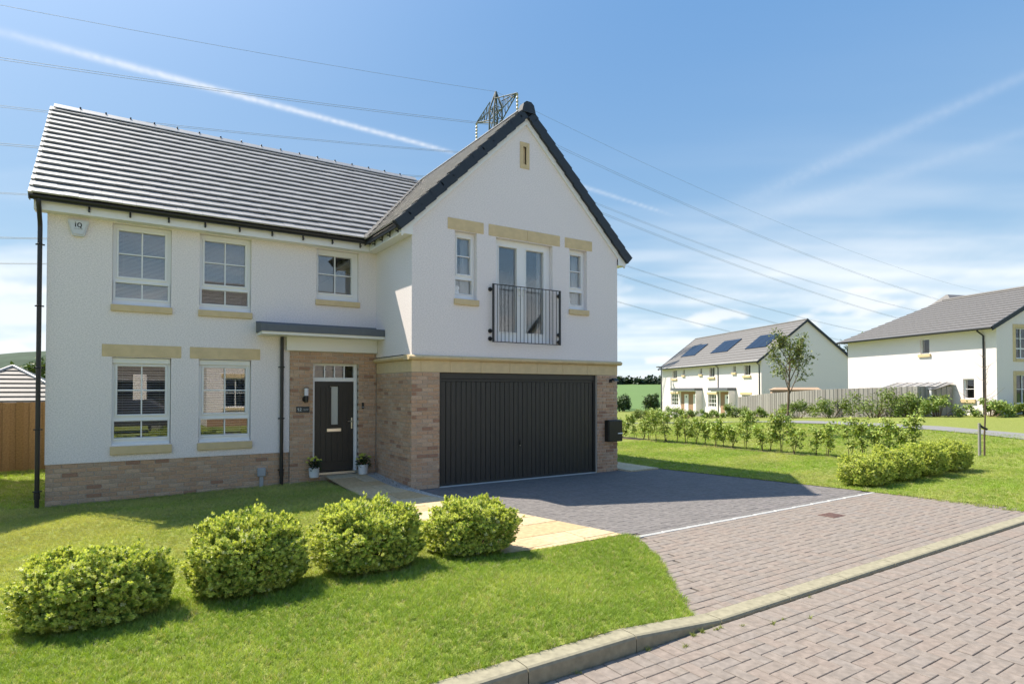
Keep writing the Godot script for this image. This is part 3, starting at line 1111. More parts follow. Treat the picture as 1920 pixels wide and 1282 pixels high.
# ---------------------------------------------------------------- windows
# opening [x0, x1, y0, y1] in a wall at z; panes: [x0, x1, y0, y1, bars across, bars up]; opening light index gets a sash ring
func window_unit(house: Node3D, op: Array, z: float, back: float, panes: Array, dressing := "", blind_gap := 0.024) -> Node3D:
	var w := holder(house, "window")
	w.position = Vector3(0, 0, z - back)
	var fr := MB.new()
	wall_face(fr, Vector3.ZERO, Vector3.RIGHT, Vector3.UP, op[0] + 0.003, op[1] - 0.003, op[2] + 0.003, func(_x): return op[3] - 0.003, panes.map(func(p): return [p[0], p[1], p[2], p[3]]), 0.07)
	for p in panes:
		var k := 0.034 if p[4] + p[5] > 0 else 0.02
		for e in [[p[0] - k, p[0], p[2] - k, p[3] + k], [p[1], p[1] + k, p[2] - k, p[3] + k], [p[0], p[1], p[2] - k, p[2]], [p[0], p[1], p[3], p[3] + k]]:
			fr.cspan(Vector3(e[0], e[2], -0.01), Vector3(e[1], e[3], 0.016), 0.005)
	part(w, "frame", fr, M.white)
	var gb := MB.new()
	for p in panes:
		for i in p[4]:
			var x: float = lerpf(p[0], p[1], (i + 1.0) / (p[4] + 1.0))
			gb.cspan(Vector3(x - 0.011, p[2], -0.03), Vector3(x + 0.011, p[3], -0.004), 0.003)
		for i in p[5]:
			var y: float = lerpf(p[2], p[3], (i + 1.0) / (p[5] + 1.0))
			gb.cspan(Vector3(p[0], y - 0.011, -0.0295), Vector3(p[1], y + 0.011, -0.0045), 0.003)
	if not gb.v.is_empty():
		part(w, "glazing_bar", gb, M.white)
	for p in panes:
		var g := MB.new()
		for d in [-0.030, -0.034, -0.044, -0.048, -0.058, -0.062]:
			g.quad(Vector3(p[0] - 0.005, p[2] - 0.005, d), Vector3(p[1] + 0.005, p[2] - 0.005, d), Vector3(p[1] + 0.005, p[3] + 0.005, d), Vector3(p[0] - 0.005, p[3] + 0.005, d))
		part(w, "pane", g, M.pane)
	if dressing == "blind":
		var b := MB.new()
		var y: float = op[2] + 0.04
		while y < op[3] - 0.03:
			b.box(Vector3((op[0] + op[1]) * 0.5, y, -0.19), Vector3(op[1] - op[0] - 0.05, 0.0016, 0.025), Basis(Vector3.RIGHT, 0.62))
			y += blind_gap
		for x in [op[0] + 0.16, op[1] - 0.16]:
			b.box(Vector3(x, (op[2] + op[3]) * 0.5,-0.17), Vector3(0.003, op[3] - op[2] - 0.05, 0.002))
		part(w, "blind", b, M.blind)
	elif dressing == "curtain":
		for s in [[op[0] + 0.03, op[0] + 0.20], [op[1] - 0.24, op[1] - 0.03]]:
			var c := MB.new()
			var n := 26
			for i in n:
				var xa := lerpf(s[0], s[1], float(i) / n)
				var xb := lerpf(s[0], s[1], float(i + 1) / n)
				var za := -0.17 + 0.022 * sin(i * 1.35)
				var zb := -0.17 + 0.022 * sin((i + 1) * 1.35)
				c.quad(Vector3(xa, op[2] + 0.03, za), Vector3(xb, op[2] + 0.03, zb), Vector3(xb, op[3] - 0.04, zb), Vector3(xa, op[3] - 0.04, za))
			part(w, "curtain", c, M.curtain)
	return w

func downpipe(house: Node3D, x: float, top: float, foot: float, z: float, neck := 0.0) -> void:
	var d := holder(house, "downpipe")
	var p := MB.new()
	var pts := [Vector3(x, foot, z)]
	if neck > 0.0:
		pts += [Vector3(x, top - 0.42, z), Vector3(x, top - 0.34, z + 0.02), Vector3(x, top - 0.10, z + neck - 0.02), Vector3(x, top - 0.04, z + neck), Vector3(x, top, z + neck)]
	else:
		pts += [Vector3(x, top, z)]
	p.tube(pts, [0.034], 12)
	part(d, "pipe", p, M.black)
	var y := foot + 0.32
	while y < top - 0.5:
		var b := MB.new()
		b.cbox(Vector3(x, y, z), Vector3(0.082, 0.03, 0.082), 0.012)
		b.box(Vector3(x, y, z - 0.04), Vector3(0.125, 0.022, 0.012))
		part(d, "bracket", b, M.black)
		y += 1.02
	var s := MB.new()
	s.tube([Vector3(x, foot + 0.20, z), Vector3(x, foot + 0.30, z)], [0.044], 12)
	part(d, "collar", s, M.black)

const P := -1.93

func make_house() -> void:
	var house := thing("detached_house", "cream rendered two storey house with brick base, black garage door and tall front gable", "house")
	# --- render
	var wall := MB.new()
	var front := [[-4.79, -3.89, 3.41, 4.83], [-3.43, -2.53, 3.41, 4.83], [-1.28, -0.39, 3.78, 4.83], [-4.78, -3.88, 0.93, 2.48], [-3.43, -2.52, 0.93, 2.48]]
	wall_face(wall, Vector3(0, 0, P), Vector3.RIGHT, Vector3.UP, -5.70, -1.80, 0.66, func(_x): return 4.86, front.filter(func(h): return h[1] < -1.8), 0.30)
	wall_face(wall, Vector3(0, 0, P), Vector3.RIGHT, Vector3.UP, -1.80, 0.0, 2.70, func(_x): return 4.86, [front[2]], 0.30)
	var gable_top := func(x: float) -> float: return minf(7.72 - 0.98 * absf(x - 2.62), 7.72)
	var holes := [[0.92, 1.42, 3.73, 5.09], [1.88, 3.34, 2.93, 5.08], [3.81, 4.32, 3.73, 5.09], [2.555, 2.635, 6.74, 7.12]]
	wall_face(wall, Vector3.ZERO, Vector3.RIGHT, Vector3.UP, 0.0, 5.25, 2.56, gable_top, holes, 0.30, [2.62])
	wall_face(wall, Vector3.ZERO, Vector3.BACK, Vector3.UP, P - 0.295, -0.302, 2.56, func(_z): return 4.93, [], 0.30)
	# left gable end, back and far side
	var end_top := func(u: float) -> float: return 7.60 - 0.825 * absf(u + 4.85)
	wall_face(wall, Vector3(-5.70, 0, 0), Vector3.BACK, Vector3.UP, -7.469, P - 0.302, 0.66, end_top, [], 0.30, [-4.85])
	wall_face(wall, Vector3(5.25, 0, 0), Vector3.FORWARD, Vector3.UP, 0.302, 7.469, 2.56, func(_x): return 4.93, [], 0.30)
	wall_face(wall, Vector3(0, 0, -7.77), Vector3.LEFT, Vector3.UP, -5.25, 5.70, -0.3, func(_x): return 4.9, [], 0.30)
	wall_face(wall, Vector3(0, 0, -7.77), Vector3.LEFT, Vector3.UP, -5.25, 0.0, 4.9, func(x): return gable_top.call(-x), [], 0.25, [-2.62])
	part(house, "wall", wall, M.render)
	# --- inside, so that rooms are closed
	var inside := MB.new()
	inside.span(Vector3(-5.4, 2.50, -7.4), Vector3(0.0, 2.60, P - 0.31))
	inside.span(Vector3(0.0, 2.50, -7.4), Vector3(4.95, 2.60, -0.31))
	inside.span(Vector3(-5.4, 4.88, -7.4), Vector3(0.0, 4.92, P - 0.31))
	inside.span(Vector3(-5.4, 0.05, -7.4), Vector3(0.0, 0.14, P - 0.31))
	inside.span(Vector3(-2.15, 0.14, -7.4), Vector3(-2.05, 4.88, P - 0.31))
	inside.span(Vector3(-5.4, 0.14, -5.6), Vector3(-2.15, 4.88, -5.5))
	inside.span(Vector3(0.31, 2.6, -4.4), Vector3(4.94, 5.4, -4.3))
	part(house, "room", inside, M.room)
	# --- brickwork with its mortar
	var brickwork := holder(house, "brickwork")
	var mortar: MB
	var zp := P - 0.014
	var zd := P + 0.022
	var door_hole := [-1.345, -0.395, 0.13, 2.47]
	mortar = MB.new()
	wall_face(mortar, Vector3(0, 0, zp - 0.007), Vector3.RIGHT, Vector3.UP, -5.69, -1.80, -0.5, func(_x): return 0.66, [], 0.28)
	part(brickwork, "mortar", mortar, M.mortar)
	mortar = MB.new()
	wall_face(mortar, Vector3(0, 0, zd - 0.007), Vector3.RIGHT, Vector3.UP, -1.80, -0.005, -0.5, func(_x): return 2.70, [door_hole], 0.14)
	part(brickwork, "mortar", mortar, M.mortar)
	mortar = MB.new()
	wall_face(mortar, Vector3(0.007, 0, 0), Vector3.BACK, Vector3.UP, P, -0.262, -0.5, func(_z): return 2.25, [], 0.28)
	part(brickwork, "mortar", mortar, M.mortar)
	mortar = MB.new()
	wall_face(mortar, Vector3(0, 0, -0.007), Vector3.RIGHT, Vector3.UP, 0.008, 0.59, -0.5, func(_x): return 2.25, [], 0.24)
	part(brickwork, "mortar", mortar, M.mortar)
	mortar = MB.new()
	wall_face(mortar, Vector3(0, 0, -0.007), Vector3.RIGHT, Vector3.UP, 4.62, 5.243, -0.5, func(_x): return 2.25, [], 0.24)
	part(brickwork, "mortar", mortar, M.mortar)
	mortar = MB.new()
	wall_face(mortar, Vector3(-5.69, 0, 0), Vector3.BACK, Vector3.UP, -7.46, zp - 0.295, -0.5, func(_z): return 0.66, [], 0.28)
	part(brickwork, "mortar", mortar, M.mortar)
	mortar = MB.new()
	wall_face(mortar, Vector3(5.243, 0, 0), Vector3.FORWARD, Vector3.UP, 0.26, 7.46, -0.5, func(_z): return 2.56, [], 0.28)
	part(brickwork, "mortar", mortar, M.mortar)
	brick_field(Vector3(0, 0, zp), Vector3.RIGHT, Vector3.UP, -5.69, -1.81, -0.165, 0.652, [])
	brick_field(Vector3(0, 0, zd), Vector3.RIGHT, Vector3.UP, -1.80, -0.012, -0.09, 2.69, [door_hole], 0.05)
	brick_field(Vector3(0, 0, 0), Vector3.BACK, Vector3.UP, P + 0.03, -0.004, -0.075, 2.245, [], 0.08)
	brick_field(Vector3(0, 0, 0), Vector3.RIGHT, Vector3.UP, 0.0, 0.588, -0.075, 2.245, [])
	brick_field(Vector3(0, 0, 0), Vector3.RIGHT, Vector3.UP, 4.622, 5.25, -0.075, 2.245, [], 0.06)
	lay_bricks(brickwork)
	# --- stone band and string course, in separate stones
	var band := holder(house, "stone_band")
	var cuts := [0.0, 0.19, 0.82, 1.52, 2.22, 2.92, 3.62, 4.32, 5.25]
	for i in cuts.size() - 1:
		var s := MB.new()
		s.cspan(Vector3(cuts[i] + 0.0025, 2.252, -0.25), Vector3(cuts[i + 1] - 0.0025, 2.482, 0.004), 0.004)
		part(band, "stone", s, M.stone)
	var zc := [P + 0.03, -1.42, -0.78, -0.005]
	for i in 3:
		var s := MB.new()
		s.cspan(Vector3(-0.004, 2.252, zc[i] + 0.0025), Vector3(0.24, 2.482, zc[i + 1] - 0.0025), 0.004)
		part(band, "stone", s, M.stone)
	var prof := PackedVector2Array([Vector2(-0.2, 0.0), Vector2(0.045, 0.0), Vector2(0.082, 0.03), Vector2(0.085, 0.062), Vector2(0.03, 0.095), Vector2(-0.2, 0.10)])
	cuts = [-0.085, 0.21, 1.05, 1.75, 2.45, 3.15, 3.75, 4.45, 5.335]
	for i in cuts.size() - 1:
		var s := MB.new()
		s.prism(prof, Vector3(cuts[i + 1] - 0.003, 2.484, 0.0), Vector3.BACK, Vector3.UP, cuts[i + 1] - cuts[i] - 0.006)
		part(band, "string_stone", s, M.stone)
	for q in [[P + 0.03, -1.1], [-1.1, -0.2]]:
		var s := MB.new()
		s.prism(prof, Vector3(0, 2.484, q[0] + 0.003), Vector3.LEFT, Vector3.UP, -(q[1] - q[0] - 0.006))
		part(band, "string_stone", s, M.stone)
	# --- lintels and sills
	for q in [[-4.93, -3.72, 2.492, 2.703, P], [-3.58, -2.36, 2.492, 2.703, P], [0.76, 1.58, 5.10, 5.325, 0.0], [1.70, 2.66, 5.095, 5.33, 0.0], [2.665, 3.54, 5.095, 5.33, 0.0], [3.68, 4.47, 5.10, 5.325, 0.0]]:
		var s := MB.new()
		s.cspan(Vector3(q[0], q[2], q[4] - 0.12), Vector3(q[1], q[3], q[4] + 0.012), 0.005)
		part(house, "lintel", s, M.stone)
	for q in [[-4.81, -3.87, 3.285, 3.40, P], [-3.45, -2.51, 3.285, 3.40, P], [-1.30, -0.37, 3.66, 3.77, P], [-4.80, -3.86, 0.775, 0.92, P], [-3.45, -2.50, 0.785, 0.92, P], [0.90, 1.46, 3.605, 3.722, 0.0], [3.79, 4.36, 3.605, 3.722, 0.0]]:
		var s := MB.new()
		s.cspan(Vector3(q[0], q[2], q[4] - 0.10), Vector3(q[1], q[3], q[4] + 0.045), 0.006)
		part(house, "stone_sill", s, M.stone)
	# --- slit vent in the gable
	var vent := MB.new()
	wall_face(vent, Vector3(0, 0, 0.012), Vector3.RIGHT, Vector3.UP, 2.475, 2.715, 6.65, func(_x): return 7.215, [[2.555, 2.635, 6.74, 7.12]], 0.05)
	part(house, "slit_surround", vent, M.stone)
	vent = MB.new()
	vent.span(Vector3(2.55, 6.73, -0.08), Vector3(2.64, 7.13, -0.038))
	part(house, "slit_back", vent, M.stone)
	# --- windows
	for x in [-4.79, -3.43]:
		window_unit(house, [x, x + 0.90, 3.41, 4.83], P, 0.085, [[x + 0.09, x + 0.80, 3.91, 4.725, 1, 1], [x + 0.045, x + 0.85, 3.535, 3.80, 1, 0]], "blind")
		window_unit(house, [x + 0.005, x + 0.905, 0.93, 2.48], P, 0.085, [[x + 0.09, x + 0.82, 1.47, 2.325, 1, 1], [x + 0.045, x + 0.865, 1.055, 1.35, 1, 0]], "blind", 0.045)
		var cill := MB.new()
		cill.cspan(Vector3(x + 0.01, 0.922, P - 0.085), Vector3(x + 0.895, 0.962, P - 0.02), 0.006)
		part(house, "window_board", cill, M.white)
		cill = MB.new()
		cill.cspan(Vector3(x + 0.008, 2.375, P - 0.084), Vector3(x + 0.897, 2.47, P - 0.045), 0.004)
		part(house, "window_head", cill, M.trim)
	window_unit(house, [-1.28, -0.39, 3.78, 4.83], P, 0.085, [[-1.225, -0.525, 3.935, 4.715, 1, 1]], "")
	window_unit(house, [0.92, 1.42, 3.73, 5.09], 0.0, 0.11, [[1.015, 1.325, 4.245, 4.975, 0, 1], [0.985, 1.355, 3.85, 4.125, 0, 0]], "curtain")
	window_unit(house, [3.81, 4.32, 3.73, 5.09], 0.0, 0.11, [[3.905, 4.215, 4.245, 4.975, 0, 1], [3.875, 4.245, 3.85, 4.125, 0, 0]], "curtain")
	var fd := window_unit(house, [1.88, 3.34, 2.93, 5.08], 0.0, 0.11, [[2.01, 2.455, 3.13, 4.93, 0, 0], [2.70, 3.16, 3.13, 4.93, 0, 0]], "curtain")
	fd.name = "french_window"
	for x in [2.53, 2.63]:
		var h := MB.new()
		h.cbox(Vector3(x, 4.02, 0.008), Vector3(0.03, 0.2, 0.014), 0.004)
		h.tube([Vector3(x, 4.06, 0.01), Vector3(x, 4.06, 0.05), Vector3(x + (0.1 if x > 2.6 else -0.1), 4.06, 0.055)], [0.009], 6)
		part(fd, "handle", h, M.steel)
	# --- railing before the french window
	var rail := holder(house, "balcony_railing")
	var post := MB.new()
	var zr := 0.09
	for x in [1.76, 3.47]:
		post = MB.new()
		post.cbox(Vector3(x, 3.49, zr), Vector3(0.045, 1.20, 0.03), 0.004)
		for y in [3.98, 3.12, 2.96]:
			post.cbox(Vector3(x, y, zr * 0.5), Vector3(0.035, 0.035, zr), 0.004)
		part(rail, "post", post, M.iron)
		for y in [3.98, 3.12, 2.96]:
			var r := MB.new()
			r.tube([Vector3(x + (0.03 if x > 2 else -0.03), y, 0.0), Vector3(x + (0.03 if x > 2 else -0.03), y, 0.022)], [0.045], 12)
			part(rail, "fixing", r, M.iron)
	for y in [4.08, 2.895]:
		var r := MB.new()
		r.cbox(Vector3(2.615, y, zr), Vector3(1.755, 0.014, 0.034), 0.003)
		part(rail, "rail", r, M.iron)
	for i in 17:
		var r := MB.new()
		var x := 1.76 + (i + 1) * 1.71 / 18.0
		r.tube([Vector3(x, 2.895, zr), Vector3(x, 4.08, zr)], [0.0065], 6, false)
		part(rail, "baluster", r, M.iron)
	# --- garage door of vertical boards
	var gd := holder(house, "garage_door")
	var gf := MB.new()
	gf.cspan(Vector3(0.592, 0.0, -0.17), Vector3(0.645, 2.248, -0.06), 0.004)
	gf.cspan(Vector3(4.565, 0.0, -0.17), Vector3(4.618, 2.248, -0.06), 0.004)
	gf.cspan(Vector3(0.645, 2.13, -0.17), Vector3(4.565, 2.248, -0.062), 0.004)
	part(gd, "frame", gf, M.garage)
	var back := MB.new()
	back.span(Vector3(0.645, 0.012, -0.15), Vector3(4.565, 2.13, -0.115))
	part(gd, "back", back, M.garage)
	var board := MB.new()
	var wdt := 3.90 / 34.0
	board.cbox(Vector3(0, 1.045, 0), Vector3(wdt - 0.010, 2.03, 0.03), 0.006)
	var bsh := board.mesh()
	for i in 34:
		var b := part(gd, "board", bsh, M.garage)
		b.position = Vector3(0.655 + (i + 0.5) * wdt, 0.012, -0.105)
	var rails := MB.new()
	rails.cspan(Vector3(0.65, 2.075, -0.113), Vector3(4.56, 2.128, -0.083), 0.004)
	rails.cspan(Vector3(0.65, 0.01, -0.113), Vector3(4.56, 0.05, -0.084), 0.004)
	part(gd, "rail", rails, M.garage)
	var lock := MB.new()
	lock.cbox(Vector3(2.53, 0.76, -0.086), Vector3(0.05, 0.11, 0.012), 0.004)
	lock.cbox(Vector3(2.53, 0.79, -0.062), Vector3(0.022, 0.12, 0.022), 0.006)
	part(gd, "handle", lock, M.black)
	lock = MB.new()
	lock.tube([Vector3(2.53, 0.725, -0.08), Vector3(2.53, 0.725, -0.072)], [0.009], 8)
	part(gd, "keyhole", lock, M.steel)
	var sill := MB.new()
	sill.cspan(Vector3(0.60, -0.05, -0.16), Vector3(4.61, 0.008, -0.005), 0.004)
	part(gd, "threshold", sill, M.drain)
	# --- front door with fanlight
	var dz := P - 0.085
	var frd := MB.new()
	wall_face(frd, Vector3(0, 0, dz), Vector3.RIGHT, Vector3.UP, -1.342, -0.398, 0.135, func(_x): return 2.468, [[-1.285, -0.462, 0.20, 2.085], [-1.285, -0.462, 2.165, 2.41]], 0.07)
	for i in 3:
		var x := lerpf(-1.285, -0.462, (i + 1) / 4.0)
		frd.cspan(Vector3(x - 0.013, 2.165, dz - 0.04), Vector3(x + 0.013, 2.41, dz - 0.004), 0.003)
	var door := holder(house, "front_door")
	part(door, "frame", frd, M.white)
	var fl := MB.new()
	for d in [-0.045, -0.06]:
		fl.quad(Vector3(-1.288, 2.16, dz + d), Vector3(-0.46, 2.16, dz + d), Vector3(-0.46, 2.413, dz + d), Vector3(-1.288, 2.413, dz + d))
	part(door, "fanlight_pane", fl, M.pane)
	var leaf := MB.new()
	var lz := dz - 0.012
	wall_face(leaf, Vector3(0, 0, lz), Vector3.RIGHT, Vector3.UP, -1.281, -0.466, 0.212, func(_x): return 2.081, [[-0.965, -0.795, 1.18, 1.98]], 0.05)
	for e in [[-0.99, -0.965, 1.155, 2.005], [-0.795, -0.77, 1.155, 2.005], [-0.965, -0.795, 1.155, 1.18], [-0.965, -0.795, 1.98, 2.005]]:
		leaf.cspan(Vector3(e[0], e[2], lz - 0.01), Vector3(e[1], e[3], lz + 0.014), 0.005)
	part(door, "leaf", leaf, M.door)
	for i in 5:
		var b := MB.new()
		var x := -1.165 + i * 0.1165
		if i == 2 or i == 3:
			b.cspan(Vector3(x + 0.004, 0.40, lz + 0.0005), Vector3(x + 0.1125, 1.05, lz + 0.008), 0.004)
		else:
			b.cspan(Vector3(x + 0.004, 0.40, lz + 0.0005), Vector3(x + 0.1125, 1.97, lz + 0.008), 0.004)
		part(door, "board", b, M.door)
	var glass := MB.new()
	glass.quad(Vector3(-0.967, 1.178, lz - 0.012), Vector3(-0.793, 1.178, lz - 0.012), Vector3(-0.793, 1.982, lz - 0.012), Vector3(-0.967, 1.982, lz - 0.012))
	part(door, "pane", glass, M.frosted)
	var lb := MB.new()
	lb.cspan(Vector3(-1.03, 1.03, lz + 0.002), Vector3(-0.73, 1.10, lz + 0.022), 0.006)
	lb.cspan(Vector3(-1.01, 1.045, lz + 0.02), Vector3(-0.75, 1.085, lz + 0.027), 0.004)
	part(door, "letter_plate", lb, M.steel)
	var hd := MB.new()
	hd.cspan(Vector3(-0.515, 1.08, lz), Vector3(-0.485, 1.32, lz + 0.014), 0.005)
	hd.tube([Vector3(-0.50, 1.24, lz), Vector3(-0.50, 1.24, lz + 0.05), Vector3(-0.60, 1.24, lz + 0.055)], [0.010], 8)
	part(door, "handle", hd, M.steel)
	var th := MB.new()
	th.cspan(Vector3(-1.34, 0.145, dz - 0.05), Vector3(-0.40, 0.20, dz + 0.075), 0.006)
	part(door, "threshold", th, M.steel)
	# --- porch canopy with its fascia
	var can := holder(house, "porch_canopy")
	var cp := MB.new()
	var shape := PackedVector2Array([Vector2(0, 0.04), Vector2(0.0, 0.27), Vector2(0.06, 0.235), Vector2(0.545, 0.185), Vector2(0.55, 0.17), Vector2(0.55, 0.04)])
	cp.prism(shape, Vector3(-2.44, 2.98, P + 0.001), Vector3.BACK, Vector3.UP, -2.435)
	part(can, "lead_roof", cp, M.lead)
	cp = MB.new()
	cp.cspan(Vector3(-2.42, 2.965, P + 0.001), Vector3(-0.004, 3.022, P + 0.53), 0.004)
	part(can, "soffit", cp, M.trim)
	cp = MB.new()
	cp.cspan(Vector3(-1.88, 2.695, P + 0.001), Vector3(-0.004, 2.968, P + 0.10), 0.005)
	part(can, "fascia", cp, M.white)
	# --- main roof
	var roof := holder(house, "roof")
	var run := 3.25
	var rise := 2.68
	var slope := sqrt(run * run + rise * rise)
	var V := Vector3(0, rise, -run) / slope
	var W := Vector3(0, run, rise) / slope
	var foot := Vector3(0, 5.055, -1.60)
	var k := rise / slope
	var valley := func(v: float) -> float: return minf(-0.36 + (foot.y + v * k - 5.03) / 0.98, 2.6)
	var deck := MB.new()
	deck.hexa([Vector3(-5.86, 4.97, -1.62), Vector3(2.6, 4.97, -1.62), Vector3(2.6, 7.66, -4.85), Vector3(-5.86, 7.66, -4.85), Vector3(-5.86, 5.05, -1.62), Vector3(-0.36, 5.05, -1.62), Vector3(2.3, 7.73, -4.85), Vector3(-5.86, 7.73, -4.85)])
	deck.hexa([Vector3(-5.86, 7.66, -4.85), Vector3(2.6, 7.66, -4.85), Vector3(2.6, 4.97, -8.08), Vector3(-5.86, 4.97, -8.08), Vector3(-5.86, 7.75, -4.85), Vector3(2.6, 7.75, -4.85), Vector3(2.6, 5.06, -8.1), Vector3(-5.86, 5.06, -8.1)])
	part(roof, "deck", deck, M.tile_dark)
	tile_slope(roof, foot, Vector3.RIGHT, V, W, slope, slope / 17.0, 0.205, func(_v): return -5.88, valley, 300, 51)
	# far slope of the gable and its two sides
	var g := 2.98
	var gr := 2.92
	var gs := sqrt(g * g + gr * gr)
	var gfoot := Vector3(-0.36, 5.03, 0.0)
	var gk := gr / gs
	var gV := Vector3(g, gr, 0) / gs
	var gW := Vector3(-gr, g, 0) / gs
	var gd2 := MB.new()
	gd2.hexa([Vector3(2.62, 7.86, -8.1), Vector3(-0.34, 4.95, -8.1), Vector3(-0.34, 4.95, 0.02), Vector3(2.62, 7.86, 0.02), Vector3(2.62, 7.93, -8.1), Vector3(-0.34, 5.02, -8.1), Vector3(-0.34, 5.02, 0.02), Vector3(2.62, 7.93, 0.02)])
	gd2.hexa([Vector3(5.60, 4.95, -8.1), Vector3(2.62, 7.86, -8.1), Vector3(2.62, 7.86, 0.02), Vector3(5.60, 4.95, 0.02), Vector3(5.60, 5.04, -8.1), Vector3(2.62, 7.95, -8.1), Vector3(2.62, 7.95, 0.02), Vector3(5.60, 5.04, 0.02)])
	part(roof, "gable_deck", gd2, M.tile_dark)
	tile_slope(roof, gfoot, Vector3.BACK, gV, gW, gs, gs / 16.0, 0.205, func(v): return -1.60 - (gfoot.y + v * gk - 5.055) / (rise / run), func(_v): return 0.03, 0, 52)
	tile_slope(roof, Vector3(5.60, 5.03, 0.0), Vector3.FORWARD, Vector3(-g, gr, 0) / gs, Vector3(gr, g, 0) / gs, gs, gs / 16.0, 0.41, func(_v): return -0.03, func(_v): return 8.1, 0, 53)
	# lead valley
	var vl := MB.new()
	var va := Vector3(-0.40, 5.07, -1.56)
	var vb := Vector3(2.30, 7.74, -4.83)
	var vd := (vb - va).normalized()
	var vs := vd.cross(Vector3.UP).normalized() * 0.045
	var vu := Vector3(0, 0.03, 0)
	vl.quad(va - vs + vu, va + vs + vu, vb + vs + vu, vb - vs + vu)
	part(roof, "valley", vl, M.tile_dark)
	# ridge tiles
	var rt := MB.new()
	rt.prism(PackedVector2Array([Vector2(-0.13, -0.105), Vector2(0.0, 0.002), Vector2(0.13, -0.105), Vector2(0.13, -0.085), Vector2(0.0, 0.028), Vector2(-0.13, -0.085)]), Vector3(-0.222, 0, 0), Vector3.FORWARD, Vector3.UP, 0.444)
	var rts := rt.mesh()
	for i in 18:
		var r = part(roof, "ridge_tile", rts, M.tiles[i % 3])
		r.position = Vector3(-5.64 + i * 0.447, 7.80, -4.85)
	var clip := MB.new()
	clip.cbox(Vector3.ZERO, Vector3(0.03, 0.04, 0.05), 0.006)
	var cs := clip.mesh()
	for i in 17:
		part(roof, "ridge_clip", cs, M.black).position = Vector3(-5.42 + i * 0.447, 7.835, -4.85)
	for i in 18:
		var r = part(roof, "ridge_tile", rts, M.tiles[i % 3])
		r.transform = Transform3D(Basis(Vector3.UP, PI / 2), Vector3(2.62, 8.02, -0.12 - i * 0.447))
	# stepped dark verge units on the front gable
	var unit := MB.new()
	unit.hexa([Vector3(0, -0.15, -0.06), Vector3(0, -0.15, 0.075), Vector3(0.35, -0.17, 0.075), Vector3(0.35, -0.17, -0.06), Vector3(0, 0.055, -0.06), Vector3(0, 0.055, 0.075), Vector3(0.35, 0.030, 0.075), Vector3(0.35, 0.030, -0.06)])
	var us := unit.mesh()
	for i in 13:
		var s := i * (gs / 13.0)
		var l := part(roof, "verge_unit", us, M.verge)
		l.transform = Transform3D(Basis(gV, gW, gV.cross(gW)), gfoot + gV * s + Vector3(0, 0, 0.045))
		var mV := Vector3(-g, gr, 0) / gs
		var mW := Vector3(gr, g, 0) / gs
		var r := part(roof, "verge_unit", us, M.verge)
		r.transform = Transform3D(Basis(mV, mW, mV.cross(mW)), Vector3(5.60, 5.03, 0.045 + 0.015) + mV * s)
	var cap := MB.new()
	cap.prism(PackedVector2Array([Vector2(-0.18, -0.16), Vector2(0.18, -0.16), Vector2(0.13, 0.02), Vector2(0.06, 0.075), Vector2(-0.06, 0.075), Vector2(-0.13, 0.02)]), Vector3(2.62, 7.98, -0.03), Vector3.RIGHT, Vector3.UP, 0.165)
	part(roof, "verge_cap", cap, M.verge)
	# left verge of the main roof
	unit = MB.new()
	unit.hexa([Vector3(0, -0.09, -0.03), Vector3(0, -0.09, 0.03), Vector3(0.26, -0.10, 0.03), Vector3(0.26, -0.10, -0.03), Vector3(0, 0.042, -0.03), Vector3(0, 0.042, 0.03), Vector3(0.26, 0.018, 0.03), Vector3(0.26, 0.018, -0.03)])
	us = unit.mesh()
	for i in 17:
		var l = part(roof, "verge_unit", us, M.tiles[i % 3])
		l.transform = Transform3D(Basis(V, W, V.cross(W)), foot + Vector3(-5.895, 0, 0) + V * (i * slope / 17.0))
	# --- barge boards, fascias and soffits
	var bb := MB.new()
	for sx in [-1.0, 1.0]:
		var dirv := Vector3(sx * g, -gr, 0) / gs
		var q := Vector3(2.62, 7.765, 0)
		var dn := Vector3(0, -0.165, 0)
		var e := dirv * (gs * (2.84 / 2.98))
		var pz := Vector3(0, 0, 0.048)
		var pts := [q + dn, q + e + dn, q + e, q]
		if sx > 0: bb.hexa([pts[0], pts[1], pts[1] + pz, pts[0] + pz, pts[3], pts[2], pts[2] + pz, pts[3] + pz])
		else: bb.hexa([pts[1], pts[0], pts[0] + pz, pts[1] + pz, pts[2], pts[3], pts[3] + pz, pts[2] + pz])
	part(house, "barge_board", bb, M.white)
	var fa := MB.new()
	fa.cspan(Vector3(-5.80, 4.845, P + 0.20), Vector3(-0.235, 5.02, P + 0.222), 0.003)
	fa.cspan(Vector3(-0.235, 4.86, P + 0.222), Vector3(-0.213, 5.02, 0.046), 0.003)
	fa.cspan(Vector3(5.463, 4.86, -8.0), Vector3(5.485, 5.02, 0.046), 0.003)
	fa.cspan(Vector3(-0.213, 4.86, 0.026), Vector3(0.0, 5.10, 0.0455), 0.003)
	fa.cspan(Vector3(5.25, 4.86, 0.026), Vector3(5.463, 5.10, 0.0455), 0.003)
	part(house, "fascia", fa, M.white)
	fa = MB.new()
	fa.span(Vector3(-5.80, 4.846, P), Vector3(-0.215, 4.858, P + 0.20))
	fa.span(Vector3(-0.214, 4.861, P), Vector3(0.0, 4.873, 0.025))
	fa.span(Vector3(5.25, 4.861, -8.0), Vector3(5.464, 4.873, 0.025))
	fa.cspan(Vector3(-5.86, 4.845, P - 0.02), Vector3(-5.80, 5.02, P + 0.222), 0.004)
	part(house, "soffit", fa, M.trim)
	# --- gutters
	var half := PackedVector2Array()
	for i in 11:
		var a := PI + PI * i / 10.0
		half.append(Vector2(cos(a) * 0.060, sin(a) * 0.060))
	for i in 11:
		var a := TAU - PI * i / 10.0
		half.append(Vector2(cos(a) * 0.052, sin(a) * 0.052))
	var gm := MB.new()
